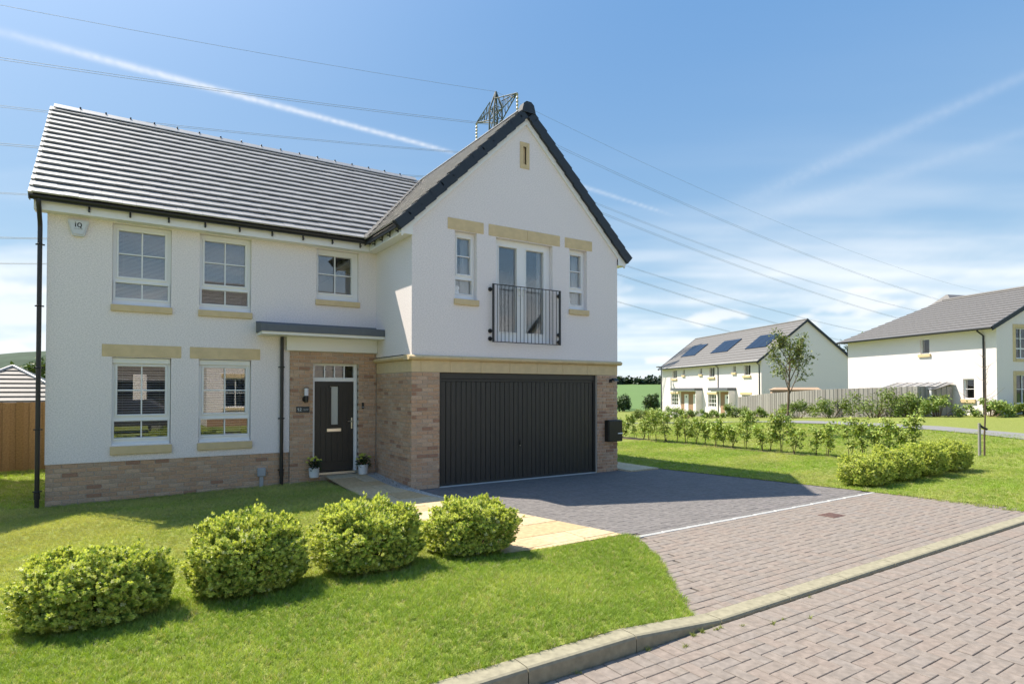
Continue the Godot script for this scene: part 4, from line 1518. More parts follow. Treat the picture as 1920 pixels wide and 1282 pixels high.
	gm.prism(half, Vector3(-5.91, 5.045, P + 0.29), Vector3.FORWARD, Vector3.UP, 5.57)
	gm.span(Vector3(-5.915, 4.975, P + 0.225), Vector3(-5.90, 5.05, P + 0.355))
	part(house, "gutter", gm, M.black)
	gm = MB.new()
	gm.prism(half, Vector3(-0.295, 5.04, P + 0.24), Vector3.LEFT, Vector3.UP, -1.72)
	part(house, "gutter", gm, M.black)
	gm = MB.new()
	gm.prism(half, Vector3(5.55, 5.03, -8.0), Vector3.LEFT, Vector3.UP, -8.05)
	part(house, "gutter", gm, M.black)
	var br := MB.new()
	br.cbox(Vector3(0, -0.03, 0.02), Vector3(0.028, 0.15, 0.012), 0.003)
	br.cbox(Vector3(0, -0.075, 0.045), Vector3(0.028, 0.022, 0.06), 0.003)
	var brs := br.mesh()
	for i in 9:
		part(house, "gutter_bracket", brs, M.black).position = Vector3(-5.12 + i * 0.585, 5.00, P + 0.215)
	for i in 4:
		var q := part(house, "gutter_bracket", brs, M.black)
		q.transform = Transform3D(Basis(Vector3.UP, -PI / 2), Vector3(-0.225, 5.0, -1.35 + i * 0.42))
	downpipe(house, -5.79, 5.0, -0.09, P + 0.045, 0.245)
	downpipe(house, -1.96, 2.97, 0.0, P + 0.05)
	# small fittings that belong to the fabric
	var mb := MB.new()
	mb.cspan(Vector3(-2.40, 0.22, P - 0.012), Vector3(-2.25, 0.38, P + 0.06), 0.01)
	part(house, "meter_box", mb, M.plastic_grey)
	mb = MB.new()
	mb.cspan(Vector3(-2.36, -0.08, P - 0.012), Vector3(-2.29, 0.22, P + 0.035), 0.006)
	part(house, "cable_duct", mb, M.plastic_grey)

# ---------------------------------------------------------------- things fixed to the house or standing by the door
func make_fittings() -> void:
	var al := thing("alarm_box", "pale grey shield-shaped alarm box under the eaves", "alarm", Vector3(-5.275, 4.66, P + 0.002))
	var body := MB.new()
	var sh := PackedVector2Array([Vector2(-0.085, -0.13), Vector2(-0.06, -0.145), Vector2(0.06, -0.145), Vector2(0.085, -0.13), Vector2(0.148, 0.09), Vector2(0.14, 0.125), Vector2(-0.14, 0.125), Vector2(-0.148, 0.09)])
	body.prism(sh, Vector3.ZERO, Vector3.RIGHT, Vector3.UP, 0.06)
	var small := PackedVector2Array()
	for q in sh:
		small.append(q * 0.82)
	body.prism(small, Vector3(0, 0, 0.06), Vector3.RIGHT, Vector3.UP, 0.02)
	part(al, "cover", body, M.alarm)
	writing(al, "iQ", 0.105, Vector3(0.0, 0.035, 0.082), M.ink, true)
	var line := MB.new()
	line.span(Vector3(-0.06, -0.035, 0.08), Vector3(-0.02, -0.025, 0.083))
	line.span(Vector3(-0.01, -0.037, 0.08), Vector3(0.06, -0.025, 0.083))
	part(al, "small_print", line, M.plastic_grey)
	var sg := thing("house_number_sign", "dark slate house number sign reading 12 below the wall lantern", "sign", Vector3(-1.545, 1.505, P + 0.024))
	body = MB.new()
	body.cspan(Vector3(-0.135, -0.06, 0), Vector3(0.13, 0.065, 0.012), 0.003)
	part(sg, "plate", body, M.sign)
	writing(sg, "12", 0.082, Vector3(-0.072, 0.004, 0.0125), M.letters, true)
	line = MB.new()
	for q in [[0.0, 0.045, 0.006], [0.052, 0.11, 0.008], [0.01, 0.06, -0.012], [0.068, 0.1, -0.011]]:
		line.span(Vector3(q[0], q[2], 0.0115), Vector3(q[1], q[2] + 0.007, 0.0132))
	part(sg, "small_print", line, M.plastic_grey)
	var ln := thing("wall_lantern", "black wall lantern with white cylinder shade beside the front door", "lamp", Vector3(-1.50, 1.72, P + 0.024))
	body = MB.new()
	body.tube([Vector3(0, 0, 0), Vector3(0, 0, 0.03)], [0.062, 0.058], 18)
	body.tube([Vector3(0, 0, 0.02), Vector3(0, 0, 0.085)], [0.022], 10)
	body.lathe([Vector2(0.0, -0.07), Vector2(0.036, -0.065), Vector2(0.04, 0.0), Vector2(0.04, 0.065), Vector2(0.0, 0.07)], Vector3(0, 0, 0.095), 16)
	part(ln, "body", body, M.black)
	body = MB.new()
	body.lathe([Vector2(0.0, 0.07), Vector2(0.04, 0.07), Vector2(0.042, 0.15), Vector2(0.04, 0.225), Vector2(0.0, 0.226)], Vector3(0, 0, 0.095), 16)
	part(ln, "shade", body, M.lamp_glass)
	body = MB.new()
	body.lathe([Vector2(0.0, 0.222), Vector2(0.05, 0.222), Vector2(0.05, 0.236), Vector2(0.0, 0.245)], Vector3(0, 0, 0.095), 16)
	part(ln, "cap", body, M.black)
	var bell := thing("doorbell", "small black video doorbell on the brick beside the door frame", "doorbell", Vector3(-0.30, 1.57, P + 0.024))
	body = MB.new()
	body.cspan(Vector3(-0.024, -0.065, 0), Vector3(0.024, 0.065, 0.024), 0.008)
	part(bell, "case", body, M.black)
	body = MB.new()
	body.tube([Vector3(0, -0.03, 0.022), Vector3(0, -0.03, 0.027)], [0.013], 12)
	part(bell, "button", body, M.plastic_grey)
	body = MB.new()
	body.tube([Vector3(0, 0.036, 0.022), Vector3(0, 0.036, 0.027)], [0.010], 12)
	part(bell, "lens", body, M.ink)
	var pc := thing("parcel_box", "dark parcel box with pale handle on the garage pier", "parcel box", Vector3(5.045, 0.955, 0.003))
	body = MB.new()
	body.cspan(Vector3(-0.21, -0.25, 0), Vector3(0.225, 0.25, 0.15), 0.012)
	part(pc, "case", body, M.box_green)
	body = MB.new()
	body.cspan(Vector3(-0.195, -0.235, 0.148), Vector3(0.21, 0.235, 0.162), 0.006)
	part(pc, "door", body, M.box_green)
	body = MB.new()
	body.cspan(Vector3(0.06, -0.075, 0.158), Vector3(0.215, -0.05, 0.178), 0.005)
	part(pc, "handle", body, M.white)
	var fl := thing("security_light", "small black security floodlight under the stone band at the garage corner", "lamp", Vector3(5.02, 2.10, 0.003))
	body = MB.new()
	body.cspan(Vector3(-0.04, -0.02, 0), Vector3(0.04, 0.06, 0.03), 0.006)
	body.tube([Vector3(0, 0.02, 0.03), Vector3(0.02, 0.05, 0.08)], [0.014], 8)
	part(fl, "bracket", body, M.black)
	body = MB.new()
	body.cbox(Vector3(0.05, 0.045, 0.12), Vector3(0.15, 0.03, 0.11), 0.008, Basis(Vector3.RIGHT, 0.55))
	part(fl, "head", body, M.black)
	body = MB.new()
	body.cbox(Vector3(0.05, 0.030, 0.128), Vector3(0.12, 0.008, 0.085), 0.002, Basis(Vector3.RIGHT, 0.55))
	part(fl, "lens", body, M.lamp_glass)
	# two potted plants on the path
	for q in [[-1.345, P + 0.14, "white plant pot of yellow-green flowers half over the lawn edge", 6], [-0.335, P + 0.17, "white plant pot of yellow-green flowers beside the gravel strip", 8]]:
		var y := 0.135
		var pot := thing("potted_plant", q[2], "plant", Vector3(q[0], y, q[1]), 0.0, "flower pots by the front door")
		body = MB.new()
		body.lathe([Vector2(0.0, 0.0), Vector2(0.088, 0.0), Vector2(0.094, 0.012), Vector2(0.106, 0.195), Vector2(0.104, 0.20), Vector2(0.098, 0.20), Vector2(0.095, 0.17), Vector2(0.0, 0.168)], Vector3.ZERO, 24)
		part(pot, "pot", body, M.pot)
		body = MB.new()
		body.lathe([Vector2(0.096, 0.172), Vector2(0.0, 0.180)], Vector3.ZERO, 16)
		part(pot, "compost", body, M.soil)
		var rng := RandomNumberGenerator.new()
		rng.seed = q[3]
		var leaves := []
		var tones := []
		for i in 130:
			var a := rng.randf() * TAU
			var r := sqrt(rng.randf()) * 0.19
			var yy := 0.20 + rng.randf() * 0.20 - r * 0.35
			var out := Vector3(cos(a), rng.randf_range(-0.5, 0.7), sin(a)).normalized()
			leaves.append(Transform3D(Basis.looking_at(-out, Vector3.UP).rotated(out, rng.randf_range(-0.5, 0.5)).scaled(Vector3.ONE * rng.randf_range(1.8, 2.9)), Vector3(cos(a) * r, yy, sin(a) * r)))
			var g := rng.randf_range(0.7, 1.2)
			tones.append(Color(0.03 * g, 0.075 * g, 0.018 * g))
		scatter(pot, "leaves", leaf_shape(0.035, 0.4), M.leaf, leaves, tones).set_meta("kind", "stuff")
		leaves = []
		tones = []
		for k in 11:
			var a := rng.randf() * TAU
			var r := rng.randf_range(0.02, 0.19)
			var c := Vector3(cos(a) * r, 0.38 - r * 0.4 + rng.randf() * 0.05, sin(a) * r)
			for i in 34:
				var d := Vector3(rng.randfn(), absf(rng.randfn()) + 0.2, rng.randfn()).normalized()
				leaves.append(Transform3D(Basis.looking_at(-d, Vector3.FORWARD).scaled(Vector3.ONE * rng.randf_range(0.8, 1.2)), c + d * 0.036))
				var g := rng.randf_range(0.8, 1.15)
				tones.append(Color(0.72 * g, 0.76 * g, 0.20 * g))
		scatter(pot, "flowers", leaf_shape(0.03, 0.7), M.leaf, leaves, tones).set_meta("kind", "stuff")
		body = MB.new()
		for k in 7:
			var a := rng.randf() * TAU
			body.tube([Vector3(0, 0.17, 0), Vector3(cos(a) * 0.05, 0.27, sin(a) * 0.05), Vector3(cos(a) * 0.1, 0.34, sin(a) * 0.1)], [0.004, 0.003, 0.002], 5)
		part(pot, "stems", body, M.stem)
	# ornaments on the two narrow window ledges
	for x in [1.09, 3.97]:
		var o := thing("window_ornament", "white owl-like ornament standing inside a narrow gable window", "ornament", Vector3(x, 3.80, -0.25), 0.0, "ornaments in the gable windows")
		body = MB.new()
		body.lathe([Vector2(0.0, 0.0), Vector2(0.055, 0.0), Vector2(0.062, 0.06), Vector2(0.045, 0.12), Vector2(0.04, 0.135)], Vector3.ZERO, 16)
		part(o, "body", body, M.white)
		body = MB.new()
		body.lathe([Vector2(0.04, 0.135), Vector2(0.055, 0.165), Vector2(0.052, 0.20), Vector2(0.03, 0.225), Vector2(0.0, 0.228)], Vector3.ZERO, 16)
		part(o, "head", body, M.white)
		body = MB.new()
		body.span(Vector3(-0.2, -0.03, -0.06), Vector3(0.28, 0.0, 0.07))
		part(o, "ledge", body, M.trim)

func writing(parent: Node, text: String, size: float, at: Vector3, m: Material, bold := false) -> void:
	var t := TextMesh.new()
	t.text = text
	var f := SystemFont.new()
	f.font_names = PackedStringArray(["Droid Sans"])
	f.font_weight = 700 if bold else 400
	t.font = f
	t.font_size = 64
	t.pixel_size = size / 64.0
	t.depth = 0.003
	var o := part(parent, "lettering", t, m)
	o.position = at

func leaf_shape(length: float, fat: float) -> ArrayMesh:
	# a folded leaf that points along -z from the origin
	var mb := MB.new()
	var w := length * fat * 0.5
	var pts := [Vector3(0, 0, 0), Vector3(w, length * 0.10, -length * 0.42), Vector3(0, length * -0.02, -length), Vector3(-w, length * 0.10, -length * 0.42), Vector3(0, -length * 0.02, -length * 0.45)]
	mb.tri(pts[0], pts[1], pts[4])
	mb.tri(pts[1], pts[2], pts[4])
	mb.tri(pts[2], pts[3], pts[4])
	mb.tri(pts[3], pts[0], pts[4])
	return mb.mesh()

# ---------------------------------------------------------------- plants
func tuft_shape(sd: int, blades: int, high: float, spread: float, wide: float) -> ArrayMesh:
	var rng := RandomNumberGenerator.new()
	rng.seed = sd
	var mb := MB.new()
	for i in blades:
		var a := rng.randf() * TAU
		var r := rng.randf() * spread
		var foot := Vector3(cos(a) * r, -0.004, sin(a) * r)
		var h := high * rng.randf_range(0.55, 1.1)
		var lean := Vector3(rng.randfn() * 0.6, 0, rng.randfn() * 0.6) * h
		var b := rng.randf() * TAU
		var s := Vector3(cos(b), 0, sin(b)) * wide
		var mid := foot + Vector3(0, h * 0.6, 0) + lean * 0.4
		var tip := foot + Vector3(0, h, 0) + lean * 1.1
		mb.quad(foot - s, foot + s, mid + s * 0.8, mid - s * 0.8)
		mb.tri(mid - s * 0.8, mid + s * 0.8, tip)
	return mb.mesh()

func make_grass() -> void:
	var nz := FastNoiseLite.new()
	nz.seed = 8
	nz.frequency = 0.35
	nz.fractal_octaves = 4
	var rng := RandomNumberGenerator.new()
	rng.seed = 77
	var lush := Color(0.27, 0.40, 0.052)
	var pale := Color(0.49, 0.50, 0.18)
	var straw := Color(0.52, 0.48, 0.26)
	var areas := [
		# x0, x1, z0, z1, per square metre, blade height, kind
		[-7.2, 0.7, 4.9, 7.42, 1750.0, 0.050, 0],
		[-9.0, -1.08, -1.95, 4.9, 950.0, 0.040, 0],
		[-9.5, -5.68, -8.1, -1.95, 260.0, 0.055, 0],
		[6.28, 12.0, -5.0, 7.42, 420.0, 0.050, 1],
		[12.0, 22.0, -9.0, 7.42, 95.0, 0.07, 1]]
	var n := 0
	for ar in areas:
		var places := []
		var tones := []
		var count := int((ar[1] - ar[0]) * (ar[3] - ar[2]) * ar[4])
		for i in count:
			var x := rng.randf_range(ar[0], ar[1])
			var z := rng.randf_range(ar[2], ar[3] + (0.02 if ar[3] > 7.0 else 0.0))
			if ar[6] == 0 and z > -1.93 and x > front_edge(z) + 0.015 + 0.02 * sin(z * 17.0):
				continue
			var d := Vector3(x, 0, z) - CAM
			var ahead := d.dot(AHEAD)
			if ahead < 1.0 or absf(d.dot(RIGHT)) > ahead * 0.87 + 0.4:
				continue
			var y := lawn_left_y(x, z) if ar[6] == 0 else lawn_right_y(x, z)
			var q := nz.get_noise_2d(x * 2.0, z * 2.0)
			var wide := nz.get_noise_2d(x * 0.6 + 40.0, z * 1.6)
			var dry := 0.0
			if ar[6] == 0:
				dry = smoothstep(5.2, 3.6, z) * 0.75 + 0.10 + wide * 0.8
				if z > 5.0: dry = 0.12 + q * 0.5
				if z < -2.0: dry = 0.05
			else:
				dry = 0.30 + wide * 0.9 + q * 0.2
			var c := lush.lerp(pale, clampf(dry + rng.randfn() * 0.14, 0, 1))
			if rng.randf() < 0.06 + 0.05 * dry: c = straw
			c *= rng.randf_range(0.78, 1.2) + q * 0.25
			c.a = 1.0
			var s := rng.randf_range(0.7, 1.25) * (1.0 + 0.25 * q)
			places.append(Transform3D(Basis(Vector3.UP, rng.randf() * TAU).scaled(Vector3(1, s, 1)), Vector3(x, y, z)))
			tones.append(c)
		var big: float = 1.0 if ar[4] > 500.0 else (1.7 if ar[4] > 200.0 else 3.0)
		var o := scatter(self, numbered("grass"), tuft_shape(5 + n, 8, ar[5], 0.022 * big, 0.0017 * (1.0 + 0.5 * (big - 1.0))), M.grass, places, tones)
		o.set_meta("kind", "stuff")
		o.set_meta("label", ["lush green turf between bushes and kerb", "paler mown turf before the house front", "grass in the gap beside the house", "mown turf beside the charcoal drive", "turf of the open green beyond the young hedge"][n])
		o.set_meta("category", "grass")
		n += 1

func make_weeds() -> void:
	# small weeds in the channel and the joints of the paving
	var rng := RandomNumberGenerator.new()
	rng.seed = 19
	var places := []
	var tones := []
	for q in [[-0.92, 7.615, 5], [-0.78, 7.64, 6], [-1.05, 7.63, 3], [-0.55, 7.70, 2], [-0.2, 7.80, 2], [-1.5, 7.61, 3], [-0.35, 7.81, 2], [-1.25, 7.72, 3], [0.5, 7.62, 1], [-2.1, 7.615, 2], [1.35, 6.9, 1], [0.0, 7.9, 1]]:
		for i in q[2]:
			var x: float = q[0] + rng.randfn() * 0.03
			var z: float = q[1] + absf(rng.randfn()) * 0.008
			places.append(Transform3D(Basis(Vector3.UP, rng.randf() * TAU).scaled(Vector3.ONE * rng.randf_range(0.45, 0.9)), Vector3(x, road_y(x) - 0.004, z)))
			var g := rng.randf_range(0.8, 1.2)
			tones.append(Color(0.25 * g, 0.30 * g, 0.06 * g))
	var o := scatter(self, "weeds", tuft_shape(91, 9, 0.05, 0.02, 0.003), M.grass, places, tones)
	o.set_meta("kind", "stuff")
	o.set_meta("label", "small weeds sprouting along the kerb channel and paving joints")
	o.set_meta("category", "weeds")

func sprig_shape(sd: int, leaves: int, length: float, fat: float) -> ArrayMesh:
	var rng := RandomNumberGenerator.new()
	rng.seed = sd
	var mb := MB.new()
	for i in leaves:
		var a := i * 2.4 + rng.randf() * 0.5
		var t := float(i) / leaves
		var open := lerpf(1.25, 0.35, t) + rng.randf_range(-0.2, 0.2)
		var d := Vector3(cos(a) * sin(open), sin(a) * sin(open), -cos(open)).normalized()
		var l := length * lerpf(1.0, 0.72, t) * rng.randf_range(0.8, 1.15)
		var foot := Vector3(0, 0, -t * length * 0.9)
		var side := d.cross(Vector3(0, 0, -1)).normalized() * l * fat * 0.5
		var lift := side.cross(d).normalized() * l * 0.12
		var mid := foot + d * l * 0.5
		var tip := foot + d * l
		mb.tri(foot, mid + side + lift, mid)
		mb.tri(mid + side + lift, tip, mid)
		mb.tri(tip, mid - side + lift, mid)
		mb.tri(mid - side + lift, foot, mid)
	return mb.mesh()

var sprigs := []

func bush(label: String, at: Vector3, half: Vector3, sd: int, count: int, group: String, light := 0.68) -> void:
	# half: half length, height, half depth
	if sprigs.is_empty():
		for k in 3:
			sprigs.append(sprig_shape(60 + k, 12, 0.0195, 0.55))
	var o := thing("clipped_bush", label, "bush", at, 0.0, group)
	var rng := RandomNumberGenerator.new()
	rng.seed = sd
	var nz := FastNoiseLite.new()
	nz.seed = sd
	nz.frequency = 1.0
	nz.fractal_octaves = 3
	var places := [[], [], []]
	var tones := [[], [], []]
	for i in count:
		var d := Vector3(rng.randfn(), rng.randfn(), rng.randfn()).normalized()
		if d.y < -0.55: d.y = -d.y
		var lump := 1.0 + 0.26 * nz.get_noise_3d(d.x * 1.5 + sd, d.y * 1.5, d.z * 1.5) + 0.16 * nz.get_noise_3d(d.x * 5.0, d.y * 5.0 + sd, d.z * 5.0)
		var deep := 1.0 - pow(rng.randf(), 2.2) * 0.42
		# boxy rather than round
		var q := Vector3(signf(d.x) * pow(absf(d.x), 0.8), signf(d.y) * pow(absf(d.y), 0.8), signf(d.z) * pow(absf(d.z), 0.8))
		var p := Vector3(q.x * half.x, half.y * 0.47 + q.y * half.y * 0.53, q.z * half.z) * lump * deep
		if rng.randf() < 0.05: p *= 1.05
		p.y = maxf(p.y, 0.03)
		var out := (Vector3(d.x, maxf(d.y, -0.1) + 0.45, d.z) + Vector3(rng.randfn(), rng.randfn(), rng.randfn()) * 0.38).normalized()
		var bs := Basis.looking_at(out, Vector3(0.3, 0.9, 0.1).normalized() if absf(out.y) < 0.95 else Vector3.RIGHT)
		bs = bs.scaled_local(Vector3.ONE * rng.randf_range(0.6, 1.5))
		var k := rng.randi() % 3
		places[k].append(Transform3D(bs, p))
		var g := rng.randf_range(0.8, 1.2)
		var c := Color(0.32 * g, 0.43 * g, 0.085 * g)
		var pick := rng.randf()
		if pick < light: c = Color(0.64 * g, 0.69 * g, 0.20 * g)
		elif pick > 0.975: c = Color(0.74 * g, 0.76 * g, 0.52 * g)
		elif pick > 0.86: c = Color(0.15 * g, 0.24 * g, 0.045 * g)
		tones[k].append(c)
	for k in 3:
		var f := scatter(o, "foliage", sprigs[k], M.leaf, places[k], tones[k])
		f.set_meta("kind", "stuff")
	var tw := MB.new()
	for i in 26:
		var a := rng.randf() * TAU
		var e := Vector3(cos(a) * half.x, 0, sin(a) * half.z) * rng.randf_range(0.35, 0.75)
		var y := half.y * rng.randf_range(0.45, 0.8)
		tw.tube([Vector3(e.x * 0.15, -0.03, e.z * 0.15), Vector3(e.x * 0.45, y * 0.5, e.z * 0.45), Vector3(e.x, y, e.z)], [0.011, 0.007, 0.003], 5)
	part(o, "twigs", tw, M.stem)

func make_bushes() -> void:
	var y := func(x: float) -> float: return lawn_left_y(x, 4.8) - 0.01
	var g := "clipped bushes in a row along the front lawn"
	bush("long low clipped bush, sloping down to one end, beside the end of the lawn row", Vector3(-4.77, y.call(-4.8), 4.97), Vector3(0.49, 0.50, 0.38), 301, 13500, g)
	bush("tallest bushy clipped shrub of the front lawn row, between two lower ones", Vector3(-3.66, y.call(-3.66), 4.88), Vector3(0.46, 0.63, 0.41), 302, 15000, g)
	bush("broad clipped bush of the lawn row touching the bush beside the path", Vector3(-2.54, y.call(-2.54), 4.84), Vector3(0.50, 0.59, 0.42), 303, 14500, g)
	bush("round clipped bush at the path end of the lawn row", Vector3(-1.36, y.call(-1.36), 4.80), Vector3(0.49, 0.52, 0.40), 304, 13000, g)
	bush("clipped bush of the lawn row next to the neighbouring plot", Vector3(-6.02, y.call(-6.0), 4.85), Vector3(0.50, 0.66, 0.50), 305, 5000, g)
	g = "clipped bushes along the edge of the green"
	var names := ["pale clipped bush at the corner where drain meets grass", "second clipped bush out from the drain corner", "third clipped bush out from the drain corner", "last clipped bush of the green row, by the young hedge"]
	for i in 4:
		var x := 7.02 + i * 1.12
		bush(names[i], Vector3(x, lawn_right_y(x, 4.8) - 0.01, 4.78), Vector3(0.50, 0.55 + 0.05 * (i % 2) + (0.06 if i == 2 else 0.0), 0.38), 311 + i, 9000, g, 0.62)

func leaf_cloud(parent: Node, centres: Array, count: int, length: float, fat: float, tone: Color, sd: int, spread: float, matter: Material, called := "leaves", vary := 0.3) -> void:
	var rng := RandomNumberGenerator.new()
	rng.seed = sd
	var places := []
	var tones := []
	for i in count:
		var c: Array = centres[rng.randi() % centres.size()]
		var r: float = c[1]
		var d := Vector3(rng.randfn(), rng.randfn() * 0.85, rng.randfn()) * r * spread
		if d.length() > r * 1.25: d = d.normalized() * r * rng.randf_range(0.6, 1.2)
		var out := Vector3(rng.randfn(), rng.randfn() * 0.7 - 0.1, rng.randfn()).normalized()
		var up := Vector3(rng.randfn() * 0.5, 1, rng.randfn() * 0.5).normalized()
		if absf(out.dot(up)) > 0.97: up = Vector3.RIGHT
		places.append(Transform3D(Basis.looking_at(out, up).scaled_local(Vector3.ONE * rng.randf_range(0.65, 1.3)), c[0] + d))
		var g := rng.randf_range(1.0 - vary, 1.0 + vary)
		var w := rng.randf_range(0.85, 1.2)
		tones.append(Color(tone.r * g * w, tone.g * g, tone.b * g))
	var f := scatter(parent, called, leaf_shape(length, fat), matter, places, tones)
	f.set_meta("kind", "stuff")

func sapling(label: String, at: Vector3, h: float, sd: int, leaves: int, group: String, tone := Color(0.20, 0.28, 0.05), size := 0.085, wide := 0.27) -> void:
	var rng := RandomNumberGenerator.new()
	rng.seed = sd
	var o := thing("hedge_sapling", label, "shrub", at, 0.0, group)
	var st := MB.new()
	var centres := []
	for k in rng.randi_range(2, 4):
		var a := rng.randf() * TAU
		var tip := Vector3(cos(a) * wide * rng.randf_range(0.3, 1.0), h * rng.randf_range(0.72, 1.0), sin(a) * wide * rng.randf_range(0.3, 1.0))
		var mid := tip * 0.5 + Vector3(rng.randfn() * 0.03, 0.02, rng.randfn() * 0.03)
		st.tube([Vector3(rng.randfn() * 0.02, -0.02, rng.randfn() * 0.02), mid, tip], [0.009, 0.006, 0.002], 5)
		for t in 4:
			var p := mid.lerp(tip, t / 3.0) if t > 0 else mid * 0.75
			var b := Vector3(rng.randfn(), rng.randf() * 0.8, rng.randfn()).normalized() * wide * rng.randf_range(0.35, 0.8)
			st.tube([p, p + b], [0.004, 0.0015], 4)
			centres.append([p + b * 0.7, h * rng.randf_range(0.10, 0.17)])
	part(o, "stems", st, M.stem)
	leaf_cloud(o, centres, leaves, size, 0.62, tone, sd + 1, 0.55, M.leaf_matt)

func make_hedges() -> void:
	# young hedge of separate whips that divides garden and green
	var rng := RandomNumberGenerator.new()
	rng.seed = 91
	var z := -6.6
	var i := 0
	var strip := MB.new()
	for k in 24:
		var za := -8.0 + k * 0.5
		var e0 := 0.24 + 0.05 * sin(k * 1.9)
		var e1 := 0.24 + 0.05 * sin((k + 1) * 1.9)
		var ya := lawn_right_y(11.3, za) + 0.012
		var yb := lawn_right_y(11.3, za + 0.5) + 0.012
		strip.quad(Vector3(11.3 - e0, ya, za), Vector3(11.3 - e1, yb, za + 0.5), Vector3(11.3 + e1, yb, za + 0.5), Vector3(11.3 + e0, ya, za))
	setting("planting_bed", strip, M.soil)
	while z < 3.9:
		var x := 11.3 + rng.randfn() * 0.11
		var h := rng.randf_range(0.5, 1.15)
		sapling("leafy young hedge plant in the row of whips beside the lawn", Vector3(x, lawn_right_y(x, z), z), h, 500 + i * 3, int(150 + h * 300), "young hedge plants in a row", Color(0.30, 0.39, 0.075) * rng.randf_range(0.85, 1.15))
		z += rng.randf_range(0.26, 0.56)
		i += 1
	# shrubs before the grey fence and the terrace: [side, ahead, height, half width]
	var n := 0
	for q in [[11.2, 50, 1.0, 1.3, "low bright shrub beside the open field"], [12.6, 49, 1.1, 1.1, "low shrub beside the lamp post"], [14.3, 50, 1.0, 1.2, "low shrub under the terrace's outer window"], [15.6, 47, 0.8, 1.0, "low shrub before the pair of white doors"], [17.0, 46, 1.1, 0.9, "shrub before the terrace's middle window"],
			[17.0, 42.5, 0.85, 0.9, "low shrub at the start of the grey fence"], [17.9, 38.0, 1.35, 1.0, "thin shrub before the grey fence behind the slender tree"], [19.0, 36.0, 1.45, 1.2, "dense shrub before the middle of the grey fence"], [19.9, 33.2, 2.05, 1.25, "tallest dark shrub against the grey fence"], [21.0, 32.0, 1.45, 0.8, "shrub before the corner of the grey fence"],
			[21.6, 30.6, 1.05, 0.95, "spreading shrub at the dark end of the fence"], [23.2, 29.4, 0.9, 0.9, "loose shrub under the small lower window"], [24.9, 29.0, 0.75, 0.7, "small shrub at the corner of the shaded wall"]]:
		var at := at_view(q[0], q[1])
		at.y = lawn_right_y(at.x, at.z) - 0.03
		var o := thing("garden_shrub", q[4], "shrub", at, 0.0, "shrubs before the far fence and houses")
		var r2 := RandomNumberGenerator.new()
		r2.seed = 700 + n
		var centres := []
		var st := MB.new()
		for k in 16:
			var a := r2.randf() * TAU
			var c := Vector3(cos(a) * q[3] * sqrt(r2.randf()), 1.15 * q[2] * r2.randf_range(0.2, 0.9), sin(a) * q[3] * sqrt(r2.randf()))
			c.y *= 1.0 - 0.35 * Vector2(c.x, c.z).length() / q[3]
			centres.append([c, q[2] * r2.randf_range(0.16, 0.26)])
			st.tube([Vector3(c.x * 0.2, -0.05, c.z * 0.2), c * 0.6, c], [0.02, 0.013, 0.005], 5)
		part(o, "stems", st, M.stem)
		leaf_cloud(o, centres, 2000, 0.12, 0.6, Color(0.20, 0.28, 0.06) * r2.randf_range(0.8, 1.2), 720 + n, 0.55, M.leaf_matt)
		n += 1

func limb(mb: MB, rng: RandomNumberGenerator, a: Vector3, dir: Vector3, length: float, r: float, depth: int, centres: Array, cr: float) -> void:
	var b := a + dir * length * 0.5 + Vector3(rng.randfn(), rng.randfn(), rng.randfn()) * length * 0.05
	var c := a + dir * length
	mb.tube([a, b, c], [r, r * 0.8, r * 0.55], 6, false)
	if depth == 0:
		centres.append([c, cr])
		centres.append([b, cr * 0.8])
		return
	for k in 3:
		var d := (dir + Vector3(rng.randfn(), rng.randfn() * 0.5 + 0.15, rng.randfn()) * 0.62).normalized()
		limb(mb, rng, b.lerp(c, k / 2.0), d, length * 0.68, r * 0.5, depth - 1, centres, cr)

func tree(called: String, label: String, at: Vector3, h: float, trunk: float, clear: float, sd: int, leaves: int, size: float, tone: Color, group := "", narrow := 1.0, boughs := 7, cr := 0.0) -> Node3D:
	var o := thing(called, label, "tree", at, 0.0, group)
	var rng := RandomNumberGenerator.new()
	rng.seed = sd
	var mb := MB.new()
	var top := Vector3(rng.randfn() * 0.02 * h, h * 0.86, rng.randfn() * 0.02 * h)
	var line := [Vector3(0, -0.1, 0), Vector3(0, h * clear * 0.5, 0) + Vector3(rng.randfn(), 0, rng.randfn()) * 0.008 * h, top * clear + Vector3(0, 0, 0), top * 0.75, top]
	mb.tube(line, [trunk * 1.25, trunk, trunk * 0.85, trunk * 0.45, trunk * 0.15], 8)
	part(o, "trunk", mb, M.bark)
	var br := MB.new()
	var centres := []
	for k in boughs:
		var t := lerpf(clear, 0.88, float(k) / boughs)
		var a := k * 2.4 + rng.randf()
		var d := Vector3(cos(a) * narrow, 0.75, sin(a) * narrow).normalized()
		limb(br, rng, top * t / 0.86 * 0.86, d, h * 0.26 * lerpf(1.0, 0.5, (t - clear) / (0.9 - clear)), trunk * 0.45, 1, centres, cr if cr > 0.0 else h * 0.055)
	part(o, "branches", br, M.bark)
	if leaves > 0:
		leaf_cloud(o, centres, leaves, size, 0.6, tone, sd + 5, 0.55, M.leaf_matt, "crown")
	return o

